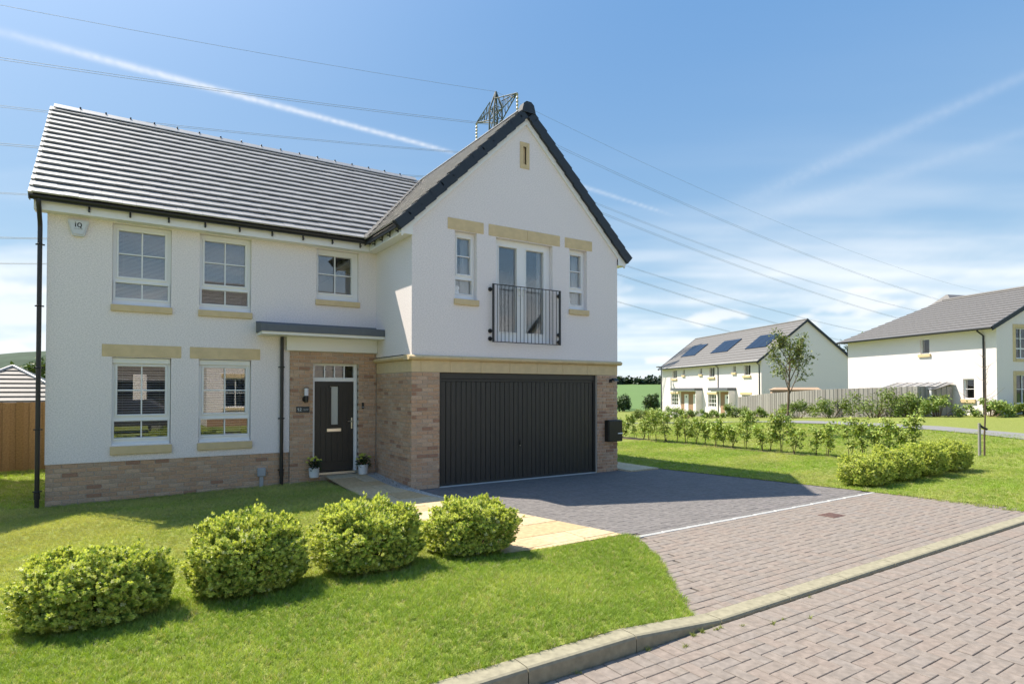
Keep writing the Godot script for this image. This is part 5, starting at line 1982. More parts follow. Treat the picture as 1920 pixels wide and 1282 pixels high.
func make_trees() -> void:
	var at := at_view(10.45, 22.9)
	at.y = lawn_right_y(at.x, at.z)
	tree("slender_tree", "slender young tree with airy leaves standing on the green", at, 4.15, 0.045, 0.42, 811, 2000, 0.11, Color(0.18, 0.225, 0.075), "", 0.40, 10, 0.23)
	# stake of the slender tree
	var st := thing("tree_tie", "dark tie and stub stake at the slender tree", "stake", at + Vector3(0.12, 0, 0.02))
	var m := MB.new()
	m.tube([Vector3(0, -0.1, 0), Vector3(0, 0.85, 0)], [0.035], 8)
	part(st, "post", m, M.fence_grey[1])
	m = MB.new()
	m.tube([Vector3(-0.12, 0.72, -0.02), Vector3(0.0, 0.74, 0.0)], [0.05, 0.045], 8)
	part(st, "strap", m, M.black)
	# bare staked sapling
	at = at_view(12.28, 15.75)
	at.y = lawn_right_y(at.x, at.z)
	var bare := thing("bare_sapling", "thin leafless sapling rising beside a short stake", "tree", at)
	var rng := RandomNumberGenerator.new()
	rng.seed = 5
	m = MB.new()
	m.tube([Vector3(0.06, -0.1, 0), Vector3(0.07, 0.5, 0), Vector3(0.13, 1.0, 0), Vector3(0.17, 1.6, 0), Vector3(0.17, 2.3, 0), Vector3(0.18, 3.0, 0)], [0.024, 0.021, 0.018, 0.014, 0.009, 0.004], 7)
	part(bare, "trunk", m, M.bark)
	m = MB.new()
	for k in 15:
		var y := rng.randf_range(1.1, 2.6)
		var a := rng.randf() * TAU
		var l := rng.randf_range(0.35, 0.8) * (1.0 - (y - 1.1) * 0.35)
		var d := Vector3(cos(a), 0.4, sin(a))
		m.tube([Vector3(0.17, y, 0), Vector3(0.17, y, 0) + d * l * 0.5, Vector3(0.17, y + 0.16 * l, 0) + d * l], [0.006, 0.004, 0.0015], 5)
	part(bare, "branches", m, M.bark)
	st = thing("tree_stake", "short grey wooden stake with a black tie to the bare sapling", "stake", at + RIGHT * -0.10)
	m = MB.new()
	m.tube([Vector3(0, -0.1, 0), Vector3(0, 0.86, 0)], [0.036, 0.034], 9)
	part(st, "post", m, M.fence_grey[2])
	m = MB.new()
	m.tube([Vector3(0, 0.80, 0), RIGHT * 0.10 + Vector3(0, 0.74, 0), RIGHT * 0.20 + Vector3(0, 0.70, 0)], [0.042, 0.03, 0.032], 7)
	part(st, "tie", m, M.black)
	# trees beyond the fields and the gardens
	var spots := [[27, 118, 12, "dark rounded tree at the foot of the far field"], [33, 123, 9, "dark tree at the field foot, next to the lamp post"], [21.5, 121, 9, "low dark tree at the field foot beside the garage corner"], [24.0, 130, 12, "tree between two darker ones at the field foot"], [29.8, 128, 13, "broad dark tree behind the rounded one at the field foot"], [23.0, 124, 11, "dark tree of even height beside the garage corner"], [35.5, 126, 12, "tree at the field foot half behind the terrace end"]]
	for i in spots.size():
		var p := at_view(spots[i][0], spots[i][1], -2.4)
		tree("field_tree", spots[i][3], p, spots[i][2] * 0.31, 0.16, 0.12, 840 + i, 1300, 0.42, Color(0.07, 0.12, 0.04), "trees at the foot of the field", 1.1, 9, 0.5)
	# wood on the skyline
	var centres := []
	var r3 := RandomNumberGenerator.new()
	r3.seed = 33
	for k in 70:
		centres.append([at_view(lerpf(40, 150, k / 69.0), 318 + r3.randf() * 14, 5.0 + r3.randf_range(0.2, 2.6)), r3.randf_range(1.4, 2.6)])
	var wood := holder(self, "woodland")
	wood.set_meta("kind", "stuff")
	wood.set_meta("label", "dark belt of trees on the skyline above the green field")
	wood.set_meta("category", "woodland")
	leaf_cloud(wood, centres, 9000, 1.7, 0.8, Color(0.035, 0.065, 0.035), 34, 0.6, M.leaf_matt, "tree_crowns")
	# beyond the left garden fence
	spots = [[-30.5, 33.5, 4.3, "leafy tree behind the low tiled roof"], [-23.6, 29.5, 3.9, "tree between low tiled roof and house corner"], [-34.5, 36.0, 4.6, "full green tree further behind the low tiled roof"]]
	for i in spots.size():
		tree("garden_tree", spots[i][3], at_view(spots[i][0], spots[i][1], -0.2), spots[i][2], 0.12, 0.15, 860 + i, 2600, 0.24, Color(0.10, 0.16, 0.035), "trees beyond the garden fence", 1.0, 9, 0.5)
	tree("garden_tree", "tree top showing between the terrace and the hipped house", at_view(35.5, 62, -0.6), 8.6, 0.2, 0.2, 871, 2200, 0.34, Color(0.06, 0.10, 0.035), "trees beyond the houses", 0.8, 9, 0.9)

# ---------------------------------------------------------------- neighbouring buildings
# frame of a building: x along its front, z out of its front
func place(o: Node3D, side: float, ahead: float, dx: float, da: float, y: float) -> void:
	var X := (RIGHT * dx + AHEAD * da).normalized()
	o.transform = Transform3D(Basis(X, Vector3.UP, X.cross(Vector3.UP)), at_view(side, ahead, y))

func small_window(parent: Node3D, x0: float, x1: float, y0: float, y1: float, at: Transform3D, cols: int, rows: int, transom := 0.0) -> void:
	# a window set in its opening; at: the wall's own frame
	var w := holder(parent, "window")
	w.transform = at
	var fr := MB.new()
	var panes := []
	var f := 0.055
	if transom > 0.0:
		panes = [[x0 + f, x1 - f, y0 + f, transom - 0.03], [x0 + f, x1 - f, transom + 0.03, y1 - f]]
	else:
		panes = [[x0 + f, x1 - f, y0 + f, y1 - f]]
	wall_face(fr, Vector3(0, 0, -0.08), Vector3.RIGHT, Vector3.UP, x0, x1, y0, func(_x): return y1, panes, 0.06)
	var top: Array = panes[panes.size() - 1]
	for i in range(1, cols):
		for p in panes:
			var x: float = lerpf(p[0], p[1], float(i) / cols)
			fr.span(Vector3(x - 0.022, p[2], -0.12), Vector3(x + 0.022, p[3], -0.085))
	for i in range(1, rows):
		var y: float = lerpf(top[2], top[3], float(i) / rows)
		fr.span(Vector3(top[0], y - 0.015, -0.119), Vector3(top[1], y + 0.015, -0.086))
	part(w, "frame", fr, M.white)
	for p in panes:
		var g := MB.new()
		for d in [-0.122, -0.13]:
			g.quad(Vector3(p[0], p[2], d), Vector3(p[1], p[2], d), Vector3(p[1], p[3], d), Vector3(p[0], p[3], d))
		part(w, "pane", g, M.pane)

func stone_bar(parent: Node3D, called: String, x0: float, x1: float, y0: float, y1: float, at: Transform3D, out := 0.05) -> void:
	var s := MB.new()
	s.cspan(Vector3(x0, y0, -0.08), Vector3(x1, y1, out), 0.008)
	part(parent, called, s, M.stone).transform = at

# courses of a far roof: long stepped strips along the eave, joined
func course_roof(parent: Node3D, corners: Array, rows: int, m: Material, called := "tile_courses", step := 0.03) -> void:
	# corners: foot left, foot right, head right, head left (seen from outside)
	var mb := MB.new()
	var a: Vector3 = corners[0]
	var b: Vector3 = corners[1]
	var c: Vector3 = corners[2]
	var d: Vector3 = corners[3]
	var nrm := ((b - a).cross(d - a)).normalized() if (d - a).length() > 0.1 else (b - a).cross(c - a).normalized()
	for r in rows:
		var t0 := float(r) / rows
		var t1 := float(r + 1) / rows
		var p := [a.lerp(d, t0), b.lerp(c, t0), b.lerp(c, t1), a.lerp(d, t1)]
		mb.quad(p[0] + nrm * step, p[1] + nrm * step, p[2] + nrm * 0.004, p[3] + nrm * 0.004)
		mb.quad(p[0], p[1], p[1] + nrm * step, p[0] + nrm * step)
	mb.quad(a - nrm * 0.1, d - nrm * 0.1, c - nrm * 0.1, b - nrm * 0.1)
	mb.quad(a - nrm * 0.1, b - nrm * 0.1, b, a)
	part(parent, called, mb, m)

func gable_house(o: Node3D, L: float, D: float, eave: float, ridge: float, holes: Array, render: Material, roof_mat: Material, rows := 14, side_holes := [], hip := 0.0) -> Node3D:
	var wl := MB.new()
	wall_face(wl, Vector3.ZERO, Vector3.RIGHT, Vector3.UP, 0, L, -1.0, func(_x): return eave, holes, 0.3)
	wall_face(wl, Vector3(0, 0, -D), Vector3.LEFT, Vector3.UP, -L, 0, -1.0, func(_x): return eave, [], 0.3)
	var top := func(u: float) -> float: return eave + (ridge - eave - 0.08) * (1.0 - absf(u - D * 0.5) / (D * 0.5))
	wall_face(wl, Vector3(L, 0, 0), Vector3.FORWARD, Vector3.UP, 0.302, D - 0.302, -1.0, top, side_holes, 0.3, [D * 0.5])
	if hip > 0.0:
		wall_face(wl, Vector3(0, 0, -D), Vector3.BACK, Vector3.UP, 0.302, D - 0.302, -1.0, func(_u): return eave, [], 0.3)
	else:
		wall_face(wl, Vector3(0, 0, -D), Vector3.BACK, Vector3.UP, 0.302, D - 0.302, -1.0, func(u): return top.call(u), [], 0.3, [D * 0.5])
	part(o, "wall", wl, render)
	var ins := MB.new()
	ins.span(Vector3(0.31, eave * 0.52 - 0.1, -D + 0.31), Vector3(L - 0.31, eave * 0.52, -0.31))
	ins.span(Vector3(0.31, eave - 0.1, -D + 0.31), Vector3(L - 0.31, eave - 0.02, -0.31))
	ins.span(Vector3(0.31, 0, -D * 0.5), Vector3(L - 0.31, eave - 0.1, -D * 0.5 + 0.1))
	part(o, "room", ins, M.room)
	var roof := holder(o, "roof")
	var e := 0.42
	var fall := (ridge - eave) / (D * 0.5) * e
	var x0 := -0.12 if hip == 0.0 else -e
	var rx := x0 if hip == 0.0 else hip
	course_roof(roof, [Vector3(x0, eave + 0.1 - fall, e), Vector3(L + 0.12, eave + 0.1 - fall, e), Vector3(L + 0.12, ridge, -D * 0.5), Vector3(rx, ridge, -D * 0.5)], rows, roof_mat)
	course_roof(roof, [Vector3(L + 0.12, eave + 0.1 - fall, -D - e), Vector3(x0, eave + 0.1 - fall, -D - e), Vector3(rx, ridge, -D * 0.5), Vector3(L + 0.12, ridge, -D * 0.5)], rows, roof_mat)
	if hip > 0.0:
		course_roof(roof, [Vector3(x0, eave + 0.1 - fall, -D - e), Vector3(x0, eave + 0.1 - fall, e), Vector3(rx, ridge, -D * 0.5 + 0.01), Vector3(rx, ridge, -D * 0.5 - 0.01)], rows, roof_mat)
	var rd := MB.new()
	rd.tube([Vector3(rx, ridge, -D * 0.5), Vector3(L + 0.12, ridge, -D * 0.5)], [0.10], 8)
	part(roof, "ridge", rd, roof_mat)
	# verges, fascia and gutter
	var vg := MB.new()
	for xx in ([L + 0.12] if hip > 0.0 else [L + 0.12, x0 - 0.06]):
		for s in [[e, 0.0], [-D - e, 0.0]]:
			var p0 := Vector3(xx, eave + 0.1 - fall, s[0])
			var p1 := Vector3(xx, ridge, -D * 0.5)
			var up := Vector3(0, 0.06, 0)
			var dn := Vector3(0, -0.17, 0)
			var w := Vector3(0.06, 0, 0)
			if s[0] > 0: vg.hexa([p0 + dn, p0 + dn + w, p1 + dn + w, p1 + dn, p0 + up, p0 + up + w, p1 + up + w, p1 + up])
			else: vg.hexa([p1 + dn, p1 + dn + w, p0 + dn + w, p0 + dn, p1 + up, p1 + up + w, p0 + up + w, p0 + up])
	part(roof, "verge", vg, M.verge)
	var fa := MB.new()
	fa.span(Vector3(x0, eave - 0.14, e - 0.08), Vector3(L + 0.1, eave + 0.06 - fall + 0.03, e - 0.05))
	fa.span(Vector3(x0, eave - 0.145, -0.0), Vector3(L + 0.1, eave - 0.12, e - 0.05))
	part(o, "fascia", fa, M.white)
	var gt := MB.new()
	gt.tube([Vector3(x0 - 0.02, eave + 0.06 - fall, e + 0.03), Vector3(L + 0.14, eave + 0.06 - fall, e + 0.03)], [0.065], 8)
	part(o, "gutter", gt, M.black)
	return roof

func drain_pipe(o: Node3D, x: float, eave: float) -> void:
	var p := MB.new()
	p.tube([Vector3(x - 0.25, eave - 0.05, 0.25), Vector3(x - 0.18, eave - 0.25, 0.2), Vector3(x, eave - 0.5, 0.05), Vector3(x, -0.3, 0.05)], [0.04], 8)
	part(o, "downpipe", p, M.black)

func make_neighbours() -> void:
	# terrace of three with solar panels
	var t := thing("terraced_houses", "white rendered terrace with grey roof, solar panels and porch canopies", "houses")
	place(t, 17.9, 72.0, 0.177, -0.985, -0.45)
	var y := 0.45
	var up := [[2.85, 3.95], [11.25, 12.35], [17.6, 18.65]]
	var slim := [[5.42, 5.92], [9.3, 9.8], [15.75, 16.25]]
	var low := [[2.5, 4.3], [11.05, 12.65], [17.25, 18.6]]
	var holes := []
	for q in up: holes.append([q[0], q[1], 3.25 + y, 4.22 + y])
	for q in slim: holes.append([q[0], q[1], 3.58 + y, 4.22 + y])
	for q in low: holes.append([q[0], q[1], 0.25 + y, 1.52 + y])
	var roof := gable_house(t, 20.3, 8.8, 4.85 + y - 0.2, 8.55, holes, M.render_far, M.roof_far, 13)
	var id := Transform3D.IDENTITY
	for q in up:
		small_window(t, q[0], q[1], 3.25 + y, 4.22 + y, id, 2, 1)
		stone_bar(t, "sill", q[0] - 0.12, q[1] + 0.12, 3.06 + y, 3.24 + y, id, 0.12)
	for q in slim:
		small_window(t, q[0], q[1], 3.58 + y, 4.22 + y, id, 1, 1)
		stone_bar(t, "sill", q[0] - 0.12, q[1] + 0.12, 3.40 + y, 3.57 + y, id, 0.12)
	for q in low:
		small_window(t, q[0], q[1], 0.25 + y, 1.52 + y, id, 3, 2, 0.62 + y)
		stone_bar(t, "lintel", q[0] - 0.25, q[1] + 0.25, 1.53 + y, 1.74 + y, id, 0.03)
	for q in [[5.2, 9.75, [6.1, 8.15]], [13.65, 16.15, [14.55]]]:
		var b := MB.new()
		b.span(Vector3(q[0], -0.8, 0.0), Vector3(q[1], 1.80 + y, 0.10))
		part(t, "brick_porch", b, M.brick_far)
		b = MB.new()
		b.span(Vector3(q[0] - 1.0, 1.88 + y, 0.0), Vector3(q[1] + 0.15, 2.16 + y, 0.9))
		part(t, "porch_canopy", b, M.lead)
		b = MB.new()
		b.span(Vector3(q[0] - 0.6, 1.78 + y, 0.0), Vector3(q[1] + 0.1, 1.90 + y, 0.78))
		part(t, "porch_soffit", b, M.white)
		b = MB.new()
		b.span(Vector3(q[1] + 0.0, -0.8, 0.0), Vector3(q[1] + 0.12, 1.80 + y, 0.72))
		part(t, "porch_wing", b, M.render_far)
		for x in q[2]:
			b = MB.new()
			b.cspan(Vector3(x, -0.2, 0.10), Vector3(x + 0.92, 1.5 + y, 0.15), 0.01)
			var dr := part(t, "door", b, M.white)
			b = MB.new()
			b.span(Vector3(x + 0.36, 1.12 + y, 0.15), Vector3(x + 0.56, 1.34 + y, 0.155))
			part(dr, "pane", b, M.ink)
	drain_pipe(t, 13.1, 5.05)
	drain_pipe(t, 20.05, 5.05)
	var pit := (8.55 - 5.1) / 4.4
	for u in [4.0, 10.8, 17.3]:
		var p := thing("solar_panel", ["dark blue solar array on the outer end of the terrace roof", "dark blue solar array in the middle of the terrace roof", "dark blue solar array near the terrace gable"][[4.0, 10.8, 17.3].find(u)], "solar panel", Vector3.ZERO, 0.0, "solar arrays on the terrace roof")
		var slope := Basis(Vector3.RIGHT, -(PI / 2 - atan(pit)) + PI / 2)
		p.transform = t.transform * Transform3D(Basis(Vector3.RIGHT, atan(pit)), Vector3(u, 5.1 + pit * 2.1 + 0.13, -2.1))
		for k in 3:
			var b := MB.new()
			b.cbox(Vector3((k - 1) * 1.12, 0, 0), Vector3(1.10, 0.05, 2.1), 0.01)
			part(p, "module", b, M.solar)
	# hipped house with its gable to the green
	var h := thing("neighbour_house", "white rendered house with hipped grey roof and buff stone window surrounds", "house")
	place(h, 22.0, 39.5, 0.216, -0.976, 0.45)
	var gp := Transform3D(Basis(Vector3.FORWARD, Vector3.UP, Vector3.RIGHT), Vector3(9.73, 0, 0))
	gable_house(h, 9.73, 8.4, 4.72, 7.02, [[5.4, 5.98, 3.5, 4.35], [7.95, 8.55, 1.0, 2.05]], M.render_far, M.roof_far, 15, [[1.2, 2.4, 3.05, 4.6], [1.2, 2.6, 0.25, 2.25]], 3.1)
	small_window(h, 5.4, 5.98, 3.5, 4.35, id, 1, 1)
	stone_bar(h, "sill", 5.3, 6.08, 3.32, 3.49, id, 0.08)
	small_window(h, 7.95, 8.55, 1.0, 2.05, id, 1, 2)
	stone_bar(h, "sill", 7.85, 8.65, 0.80, 0.99, id, 0.08)
	small_window(h, 1.2, 2.4, 3.05, 4.6, gp, 3, 2, 3.55)
	small_window(h, 1.2, 2.6, 0.25, 2.25, gp, 3, 2, 0.8)
	for q in [[1.2, 2.4, 3.05, 4.6], [1.2, 2.6, 0.25, 2.25]]:
		stone_bar(h, "surround", q[0] - 0.18, q[0], q[2] - 0.16, q[3] + 0.18, gp, 0.02)
		stone_bar(h, "surround", q[1], q[1] + 0.18, q[2] - 0.16, q[3] + 0.18, gp, 0.02)
		stone_bar(h, "surround", q[0], q[1], q[3], q[3] + 0.18, gp, 0.022)
		stone_bar(h, "surround", q[0], q[1], q[2] - 0.16, q[2], gp, 0.03)
	drain_pipe(h, 9.1, 4.72)
	stone_bar(h, "gable_slit", 4.05, 4.35, 5.9, 6.6, gp, 0.02)
	# pale bonnet where the second roof joins the hip
	var rear := MB.new()
	rear.hexa([Vector3(1.2, 5.9, -3.3), Vector3(1.2, 5.9, -8.4), Vector3(5.0, 5.9, -8.4), Vector3(5.0, 5.9, -3.3), Vector3(3.0, 7.40, -4.5), Vector3(3.0, 7.40, -8.3), Vector3(3.12, 7.40, -8.3), Vector3(3.12, 7.40, -4.5)])
	part(h, "rear_roof", rear, M.roof_far)
	# glazed shed roof and pale timber behind the grey fence
	var s := thing("glazed_lean_to", "dark glazed lean-to roof with pale bars behind the grey fence", "greenhouse")
	s.transform = h.transform * Transform3D(Basis.IDENTITY, Vector3(3.9, 0, 0.06))
	var b := MB.new()
	b.hexa([Vector3(0, 1.45, 1.5), Vector3(3.6, 1.45, 1.5), Vector3(3.6, 1.85, 0.0), Vector3(0, 1.85, 0.0), Vector3(0, 1.50, 1.5), Vector3(3.6, 1.50, 1.5), Vector3(3.2, 1.90, 0.0), Vector3(0, 1.90, 0.0)])
	part(s, "roof_glass", b, M.greenhouse)
	for k in 6:
		b = MB.new()
		b.tube([Vector3(k * 0.68 + 0.05, 1.52, 1.5), Vector3(minf(k * 0.68 + 0.05, 3.2), 1.92, 0.02)], [0.025], 5)
		part(s, "bar", b, M.white)
	b = MB.new()
	for q in [[0.0, 1.42], [3.5, 1.42]]:
		b.span(Vector3(q[0], -0.6, q[1]), Vector3(q[0] + 0.08, 1.46, q[1] + 0.08))
	part(s, "posts", b, M.white)
	s = thing("timber_stack", "pale timber shed roof showing above the grey fence before the terrace gable", "shed")
	place(s, 19.4, 45.0, 0.95, -0.3, 0.0)
	b = MB.new()
	b.span(Vector3(0, -0.8, -1.5), Vector3(3.2, 1.95, 0))
	part(s, "wall", b, M.shed)
	b = MB.new()
	b.hexa([Vector3(-0.1, 1.95, 0.15), Vector3(3.3, 1.95, 0.15), Vector3(3.3, 1.95, -1.6), Vector3(-0.1, 1.95, -1.6), Vector3(0.3, 2.12, -0.1), Vector3(3.1, 2.12, -0.1), Vector3(3.1, 2.12, -1.4), Vector3(0.3, 2.12, -1.4)])
	part(s, "roof", b, M.shed)
	# tiled pyramid roof beyond the garden fence
	var gz := thing("garden_garage", "low building with a grey tiled pyramid roof behind the wooden fence", "garage")
	var gpos := at_view(-20.35, 24.6, 0.0)
	gz.transform = Transform3D(Basis(Vector3.UP, 0.0), gpos)
	b = MB.new()
	b.span(Vector3(-2.3, -0.5, -2.3), Vector3(2.3, 1.35, 2.3))
	part(gz, "wall", b, M.render_far)
	var apex := Vector3(0, 2.85, 0)
	var cr := [Vector3(-2.6, 1.3, 2.6), Vector3(2.6, 1.3, 2.6), Vector3(2.6, 1.3, -2.6), Vector3(-2.6, 1.3, -2.6)]
	var groof := holder(gz, "roof")
	for k in 4:
		course_roof(groof, [cr[k], cr[(k + 1) % 4], apex, apex], 9, M.roof_far, "tile_courses", 0.05)
		var hp := MB.new()
		hp.tube([cr[k] + Vector3(0, 0.04, 0), apex + Vector3(0, 0.04, 0)], [0.07], 6)
		part(groof, "hip_tiles", hp, M.tiles[2])
	# house on the next plot: only its shadow reaches the picture
	var nb := thing("next_house", "white rendered house with tiled roof on the plot beside the front lawn", "house")
	nb.position = Vector3(-15.2, -0.1, -2.65)
	gable_house(nb, 7.35, 5.8, 5.0, 7.85, [[1.2, 2.4, 1.0, 2.4], [4.6, 5.8, 1.0, 2.4], [1.2, 2.4, 3.4, 4.6], [4.6, 5.8, 3.4, 4.6]], M.render_far, M.roof_far, 12)
	for q in [[1.2, 2.4, 1.0, 2.4], [4.6, 5.8, 1.0, 2.4], [1.2, 2.4, 3.4, 4.6], [4.6, 5.8, 3.4, 4.6]]:
		small_window(nb, q[0], q[1], q[2], q[3], id, 2, 2)
	# houses across the street; windows mirror the first, outer two added to bounce sunlight
	var turn := Basis(Vector3.UP, PI)
	var rows := [
		["opposite_house", "white rendered house across the street facing the front windows", Vector3(8.0, 0.1, 18.0), 9.2, 7.6],
		["opposite_house", "unseen white rendered house added across the street beyond the low garage", Vector3(-9.8, 0.1, 18.5), 9.0, 7.4],
		["opposite_house", "unseen white rendered house added across the street past the drive", Vector3(28.6, 0.1, 18.5), 9.0, 7.5]]
	for q in rows:
		var a := thing(q[0], q[1], "house", q[2], PI, "houses across the street")
		var hs := [[1.0, 2.2, 0.95, 2.4], [7.4, 8.4, 0.95, 2.4], [1.2, 2.2, 3.4, 4.7], [4.2, 5.2, 3.4, 4.7], [7.4, 8.4, 3.4, 4.7]]
		gable_house(a, q[3], 7.0, 4.95, q[4], hs, M.render_far, M.roof_brown, 13)
		for w in hs:
			small_window(a, w[0], w[1], w[2], w[3], id, 2, 2)
			stone_bar(a, "sill", w[0] - 0.1, w[1] + 0.1, w[2] - 0.15, w[2] - 0.01, id)
			stone_bar(a, "lintel", w[0] - 0.15, w[1] + 0.15, w[3] + 0.01, w[3] + 0.22, id, 0.02)
		b = MB.new()
		b.span(Vector3(0.02, -0.3, 0.0), Vector3(q[3] - 0.02, 0.6, 0.03))
		part(a, "brick_base", b, M.brick_far)
		b = MB.new()
		b.cspan(Vector3(4.2, 0.1, 0.0), Vector3(5.15, 2.15, 0.06), 0.01)
		part(a, "door", b, M.door)
	var og := thing("opposite_garage", "low garage with dark roof and white pillar across the street", "garage", Vector3(-2.0, 0.1, 22.5), PI)
	gable_house(og, 7.0, 6.0, 2.5, 4.6, [], M.brick_far, M.roof_brown, 9)
	b = MB.new()
	b.cspan(Vector3(0.6, 0.05, 0.0), Vector3(4.8, 2.2, 0.04), 0.01)
	part(og, "door", b, M.garage)
	b = MB.new()
	b.cspan(Vector3(1.6, 0.0, 0.6), Vector3(2.2, 2.6, 1.2), 0.02)
	part(og, "pillar", b, M.render_far)
	var low_house := thing("added_bungalow", "unseen low white rendered bungalow added across the street opposite the drive", "bungalow", Vector3(18.4, 0.1, 18.0), PI)  # added for fill light, kept low so the french window mirrors sky
	gable_house(low_house, 9.0, 6.0, 2.45, 4.3, [[1.2, 2.6, 0.95, 2.1], [6.2, 7.6, 0.95, 2.1]], M.render_far, M.roof_far, 8)
	for w in [[1.2, 2.6], [6.2, 7.6]]:
		small_window(low_house, w[0], w[1], 0.95, 2.1, id, 2, 1)
	b = MB.new()
	b.cspan(Vector3(4.0, 0.05, 0.0), Vector3(4.95, 2.1, 0.06), 0.01)
	part(low_house, "door", b, M.door)
	# a dark car parked across the street
	var car := thing("parked_car", "dark hatchback parked across the street before the low garage", "car", Vector3(-4.6, 0.09, 15.6), 0.15)
	b = MB.new()
	var prof := PackedVector2Array([Vector2(-2.0, 0.30), Vector2(-2.02, 0.62), Vector2(-1.85, 0.86), Vector2(-1.0, 0.95), Vector2(-0.45, 1.38), Vector2(0.95, 1.42), Vector2(1.62, 1.0), Vector2(1.98, 0.9), Vector2(2.02, 0.34)])
	b.prism(prof, Vector3(0, 0, -0.82), Vector3.RIGHT, Vector3.UP, 1.64)
	part(car, "body", b, M.car)
	for zz in [-0.83, 0.825]:
		b = MB.new()
		b.prism(PackedVector2Array([Vector2(-0.9, 0.97), Vector2(-0.42, 1.33), Vector2(0.25, 1.36), Vector2(0.25, 0.97)]), Vector3(0, 0, zz), Vector3.RIGHT, Vector3.UP, 0.006)
		b.prism(PackedVector2Array([Vector2(0.32, 0.97), Vector2(0.32, 1.36), Vector2(0.9, 1.37), Vector2(1.4, 1.03)]), Vector3(0, 0, zz), Vector3.RIGHT, Vector3.UP, 0.006)
		part(car, "side_window", b, M.ink)
	for q in [[-1.25, -0.7], [-1.25, 0.7], [1.3, -0.7], [1.3, 0.7]]:
		b = MB.new()
		b.tube([Vector3(q[0], 0.31, q[1] - 0.11), Vector3(q[0], 0.31, q[1] + 0.11)], [0.31], 20)
		var wh := part(car, "wheel", b, M.tyre)
		b = MB.new()
		b.tube([Vector3(q[0], 0.31, q[1] - 0.115), Vector3(q[0], 0.31, q[1] + 0.115)], [0.19], 14)
		part(wh, "rim", b, M.steel)
	for zz in [-0.6, 0.6]:
		b = MB.new()
		b.cbox(Vector3(-1.98, 0.68, zz), Vector3(0.1, 0.13, 0.32), 0.03)
		part(car, "headlight", b, M.lamp_glass)

func plank_fence(called: String, label: String, pts: Array, h: float, board: float, mats: Array, sd: int, out: Vector3) -> void:
	# pts: posts' feet
	var f := thing(called, label, "fence", pts[0])
	var rng := RandomNumberGenerator.new()
	rng.seed = sd
	var bm := MB.new()
	bm.cbox(Vector3(0, h * 0.5, 0), Vector3(board + 0.014, h, 0.018), 0.003)
	var shape := bm.mesh()
	var org: Vector3 = pts[0]
	for i in pts.size() - 1:
		var a: Vector3 = pts[i] - org
		var b: Vector3 = pts[i + 1] - org
		var n := int(round(Vector2(b.x - a.x, b.z - a.z).length() / board))
		var X := Vector3(b.x - a.x, 0, b.z - a.z).normalized()
		var Z := X.cross(Vector3.UP)
		for k in n:
			var p := a.lerp(b, (k + 0.5) / n)
			p.y += rng.randf_range(-0.01, 0.008)
			var o := part(f, "board", shape, mats[rng.randi() % mats.size()])
			o.transform = Transform3D(Basis(X, Vector3.UP, Z) * Basis(Vector3.BACK, rng.randf_range(-0.004, 0.004)), p + Z * (0.021 if k % 2 else 0.0))
		for y in [0.35, h - 0.35]:
			var r := MB.new()
			r.tube([a + Vector3(0, y, 0) - Z * 0.04, b + Vector3(0, y, 0) - Z * 0.04], [0.035], 4)
			part(f, "rail", r, mats[0])
		var ps := MB.new()
		ps.cbox(a + Vector3(0, h * 0.5 - 0.05, 0) - Z * 0.09, Vector3(0.09, h + 0.05, 0.09), 0.006)
		part(f, "post", ps, mats[0])

func make_fences() -> void:
	plank_fence("garden_fence", "new golden brown board fence across the garden gap beside the house", [Vector3(-11.0, -0.11, -8.25), Vector3(-8.2, -0.09, -8.25), Vector3(-5.4, -0.06, -8.25)], 1.68, 0.125, M.fence_new, 61, Vector3.BACK)
	plank_fence("board_fence", "long weathered grey board fence between terrace and hipped house", [at_view(18.7, 50.0, -0.42), at_view(18.95, 45.0, -0.1), at_view(19.5, 38.0, 0.20), at_view(21.5, 32.0, 0.36), at_view(23.45, 32.2, 0.34)], 1.76, 0.15, M.fence_grey, 62, Vector3.BACK)

func make_street_things() -> void:
	var lp := thing("street_lamp", "grey street lamp post at the end of the terrace", "lamp post", at_view(17.2, 69.5, -0.6))
	var m := MB.new()
	m.tube([Vector3(0, 0, 0), Vector3(0, 1.2, 0), Vector3(0, 1.25, 0), Vector3(0, 5.2, 0)], [0.11, 0.11, 0.075, 0.06], 8)
	part(lp, "pole", m, M.lattice)
	m = MB.new()
	m.cbox(RIGHT * -0.25 + Vector3(0, 5.2, 0), Vector3(0.75, 0.12, 0.3), 0.03)
	part(lp, "lamp_head", m, M.lattice)

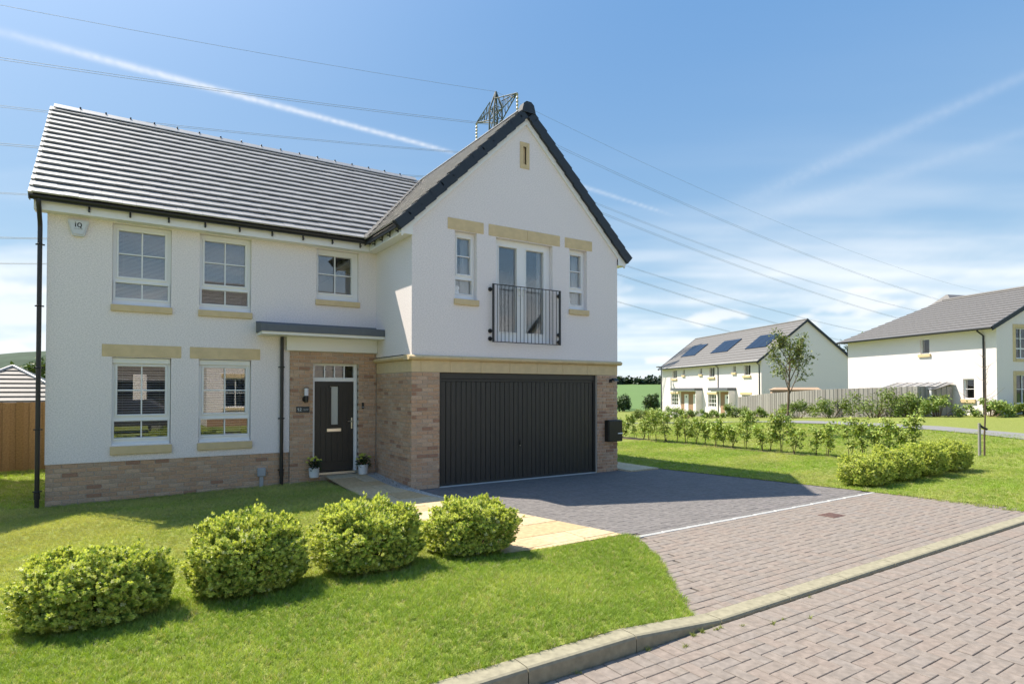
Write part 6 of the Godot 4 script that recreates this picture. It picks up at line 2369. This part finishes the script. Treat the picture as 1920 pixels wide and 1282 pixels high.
# ---------------------------------------------------------------- power line
func make_power_line() -> void:
	var foot := at_view(-2.28, 84.5, -2.0)
	var armdir := (RIGHT * 5.96 - AHEAD * 9.0).normalized()
	var way := (RIGHT * 9.0 + AHEAD * 5.96).normalized()
	var py := thing("pylon", "grey steel lattice electricity pylon rising behind the house", "pylon", foot)
	var H := 46.0
	var width := func(y: float) -> float: return lerpf(4.2, 0.85, clampf(y / 26.0, 0, 1)) if y < 26.0 else lerpf(0.85, 0.62, (y - 26.0) / 18.0)
	var m := MB.new()
	var levels := [0.0, 6.0, 11.5, 16.5, 20.5, 24.0, 26.6, 29.0, 31.4, 33.7, 36.0, 38.2, 40.2, 42.0, 43.6]
	var corner := func(y: float, k: int) -> Vector3:
		var w: float = width.call(y)
		return Vector3(0, y, 0) + armdir * w * [1, 1, -1, -1][k] + way * w * [1, -1, -1, 1][k]
	for k in 4:
		var pts := []
		for y in levels: pts.append(corner.call(y, k))
		pts.append(Vector3(0, H, 0))
		m.tube(pts, [0.13], 5)
	part(py, "legs", m, M.lattice)
	m = MB.new()
	for i in levels.size() - 1:
		for k in 4:
			var l := (k + 1) % 4
			m.tube([corner.call(levels[i], k), corner.call(levels[i + 1], l)], [0.065], 4, false)
			m.tube([corner.call(levels[i], l), corner.call(levels[i + 1], k)], [0.065], 4, false)
			m.tube([corner.call(levels[i + 1], k), corner.call(levels[i + 1], l)], [0.055], 4, false)
	part(py, "bracing", m, M.lattice)
	var ends := []
	for q in [[43.6, 5.4], [35.6, 7.6], [28.2, 6.2]]:
		for s in [1.0, -1.0]:
			var tip: Vector3 = Vector3(0, q[0], 0) + armdir * q[1] * s
			m = MB.new()
			for e in [1.0, -1.0]:
				var lo: Vector3 = Vector3(0, q[0] - 1.6, 0) + armdir * 0.7 * s + way * 0.7 * e
				var hi: Vector3 = Vector3(0, q[0] + 1.0, 0) + armdir * 0.6 * s + way * 0.6 * e
				m.tube([lo, tip], [0.09], 4)
				m.tube([hi, tip], [0.08], 4)
				for t in [0.2, 0.4, 0.6, 0.8]:
					m.tube([lo.lerp(tip, t), hi.lerp(tip, t)], [0.05], 4, false)
					m.tube([lo.lerp(tip, t), hi.lerp(tip, t - 0.2)], [0.05], 4, false)
			part(py, "cross_arm", m, M.lattice)
			m = MB.new()
			var lathe := []
			for k in 19:
				lathe.append(Vector2(0.07 if k % 2 else 0.19, -4.5 + k * 0.24))
			m.lathe(lathe, tip, 8)
			part(py, "insulator", m, M.insulator)
			ends.append(foot + tip + Vector3(0, -4.6, 0))
	var names := ["twin cable from the top arm, near circuit", "twin cable from the top arm, far circuit", "twin cable from the middle arm, near circuit", "twin cable from the middle arm, far circuit", "twin cable from the lowest arm, near circuit", "twin cable from the lowest arm, far circuit"]
	var span := func(a: Vector3, s: float, sag: float) -> Array:
		var pts := []
		for k in 41:
			var t := k / 40.0
			pts.append(a + way * s * 350.0 * t + Vector3(0, -4.0 * sag * t * (1.0 - t), 0))
		return pts
	for i in ends.size():
		var c := thing("power_cable", "overhead " + names[i] + " of the pylon", "cable", ends[i], 0.0, "power cables strung from the pylon")
		for off in [-0.22, 0.22]:
			m = MB.new()
			for s in [-1.0, 1.0]:
				m.tube(span.call(armdir * off, s, 13.6), [0.019], 4, false)
			part(c, "wire", m, M.wire)
	var e := thing("earth_wire", "single earth wire strung from the pylon peak above the other cables", "cable", foot + Vector3(0, H, 0), 0.0, "power cables strung from the pylon")
	m = MB.new()
	for s in [-1.0, 1.0]:
		m.tube(span.call(Vector3.ZERO, s, 13.0), [0.018], 4, false)
	part(e, "wire", m, M.wire)

func _ready() -> void:
	make_camera_and_light()
	make_materials()
	make_ground()
	make_paving()
	make_house()
	make_neighbours()
	make_fences()
	make_power_line()
	make_trees()
	make_bushes()
	make_hedges()
	make_street_things()
	make_fittings()
	make_grass()
	make_weeds()
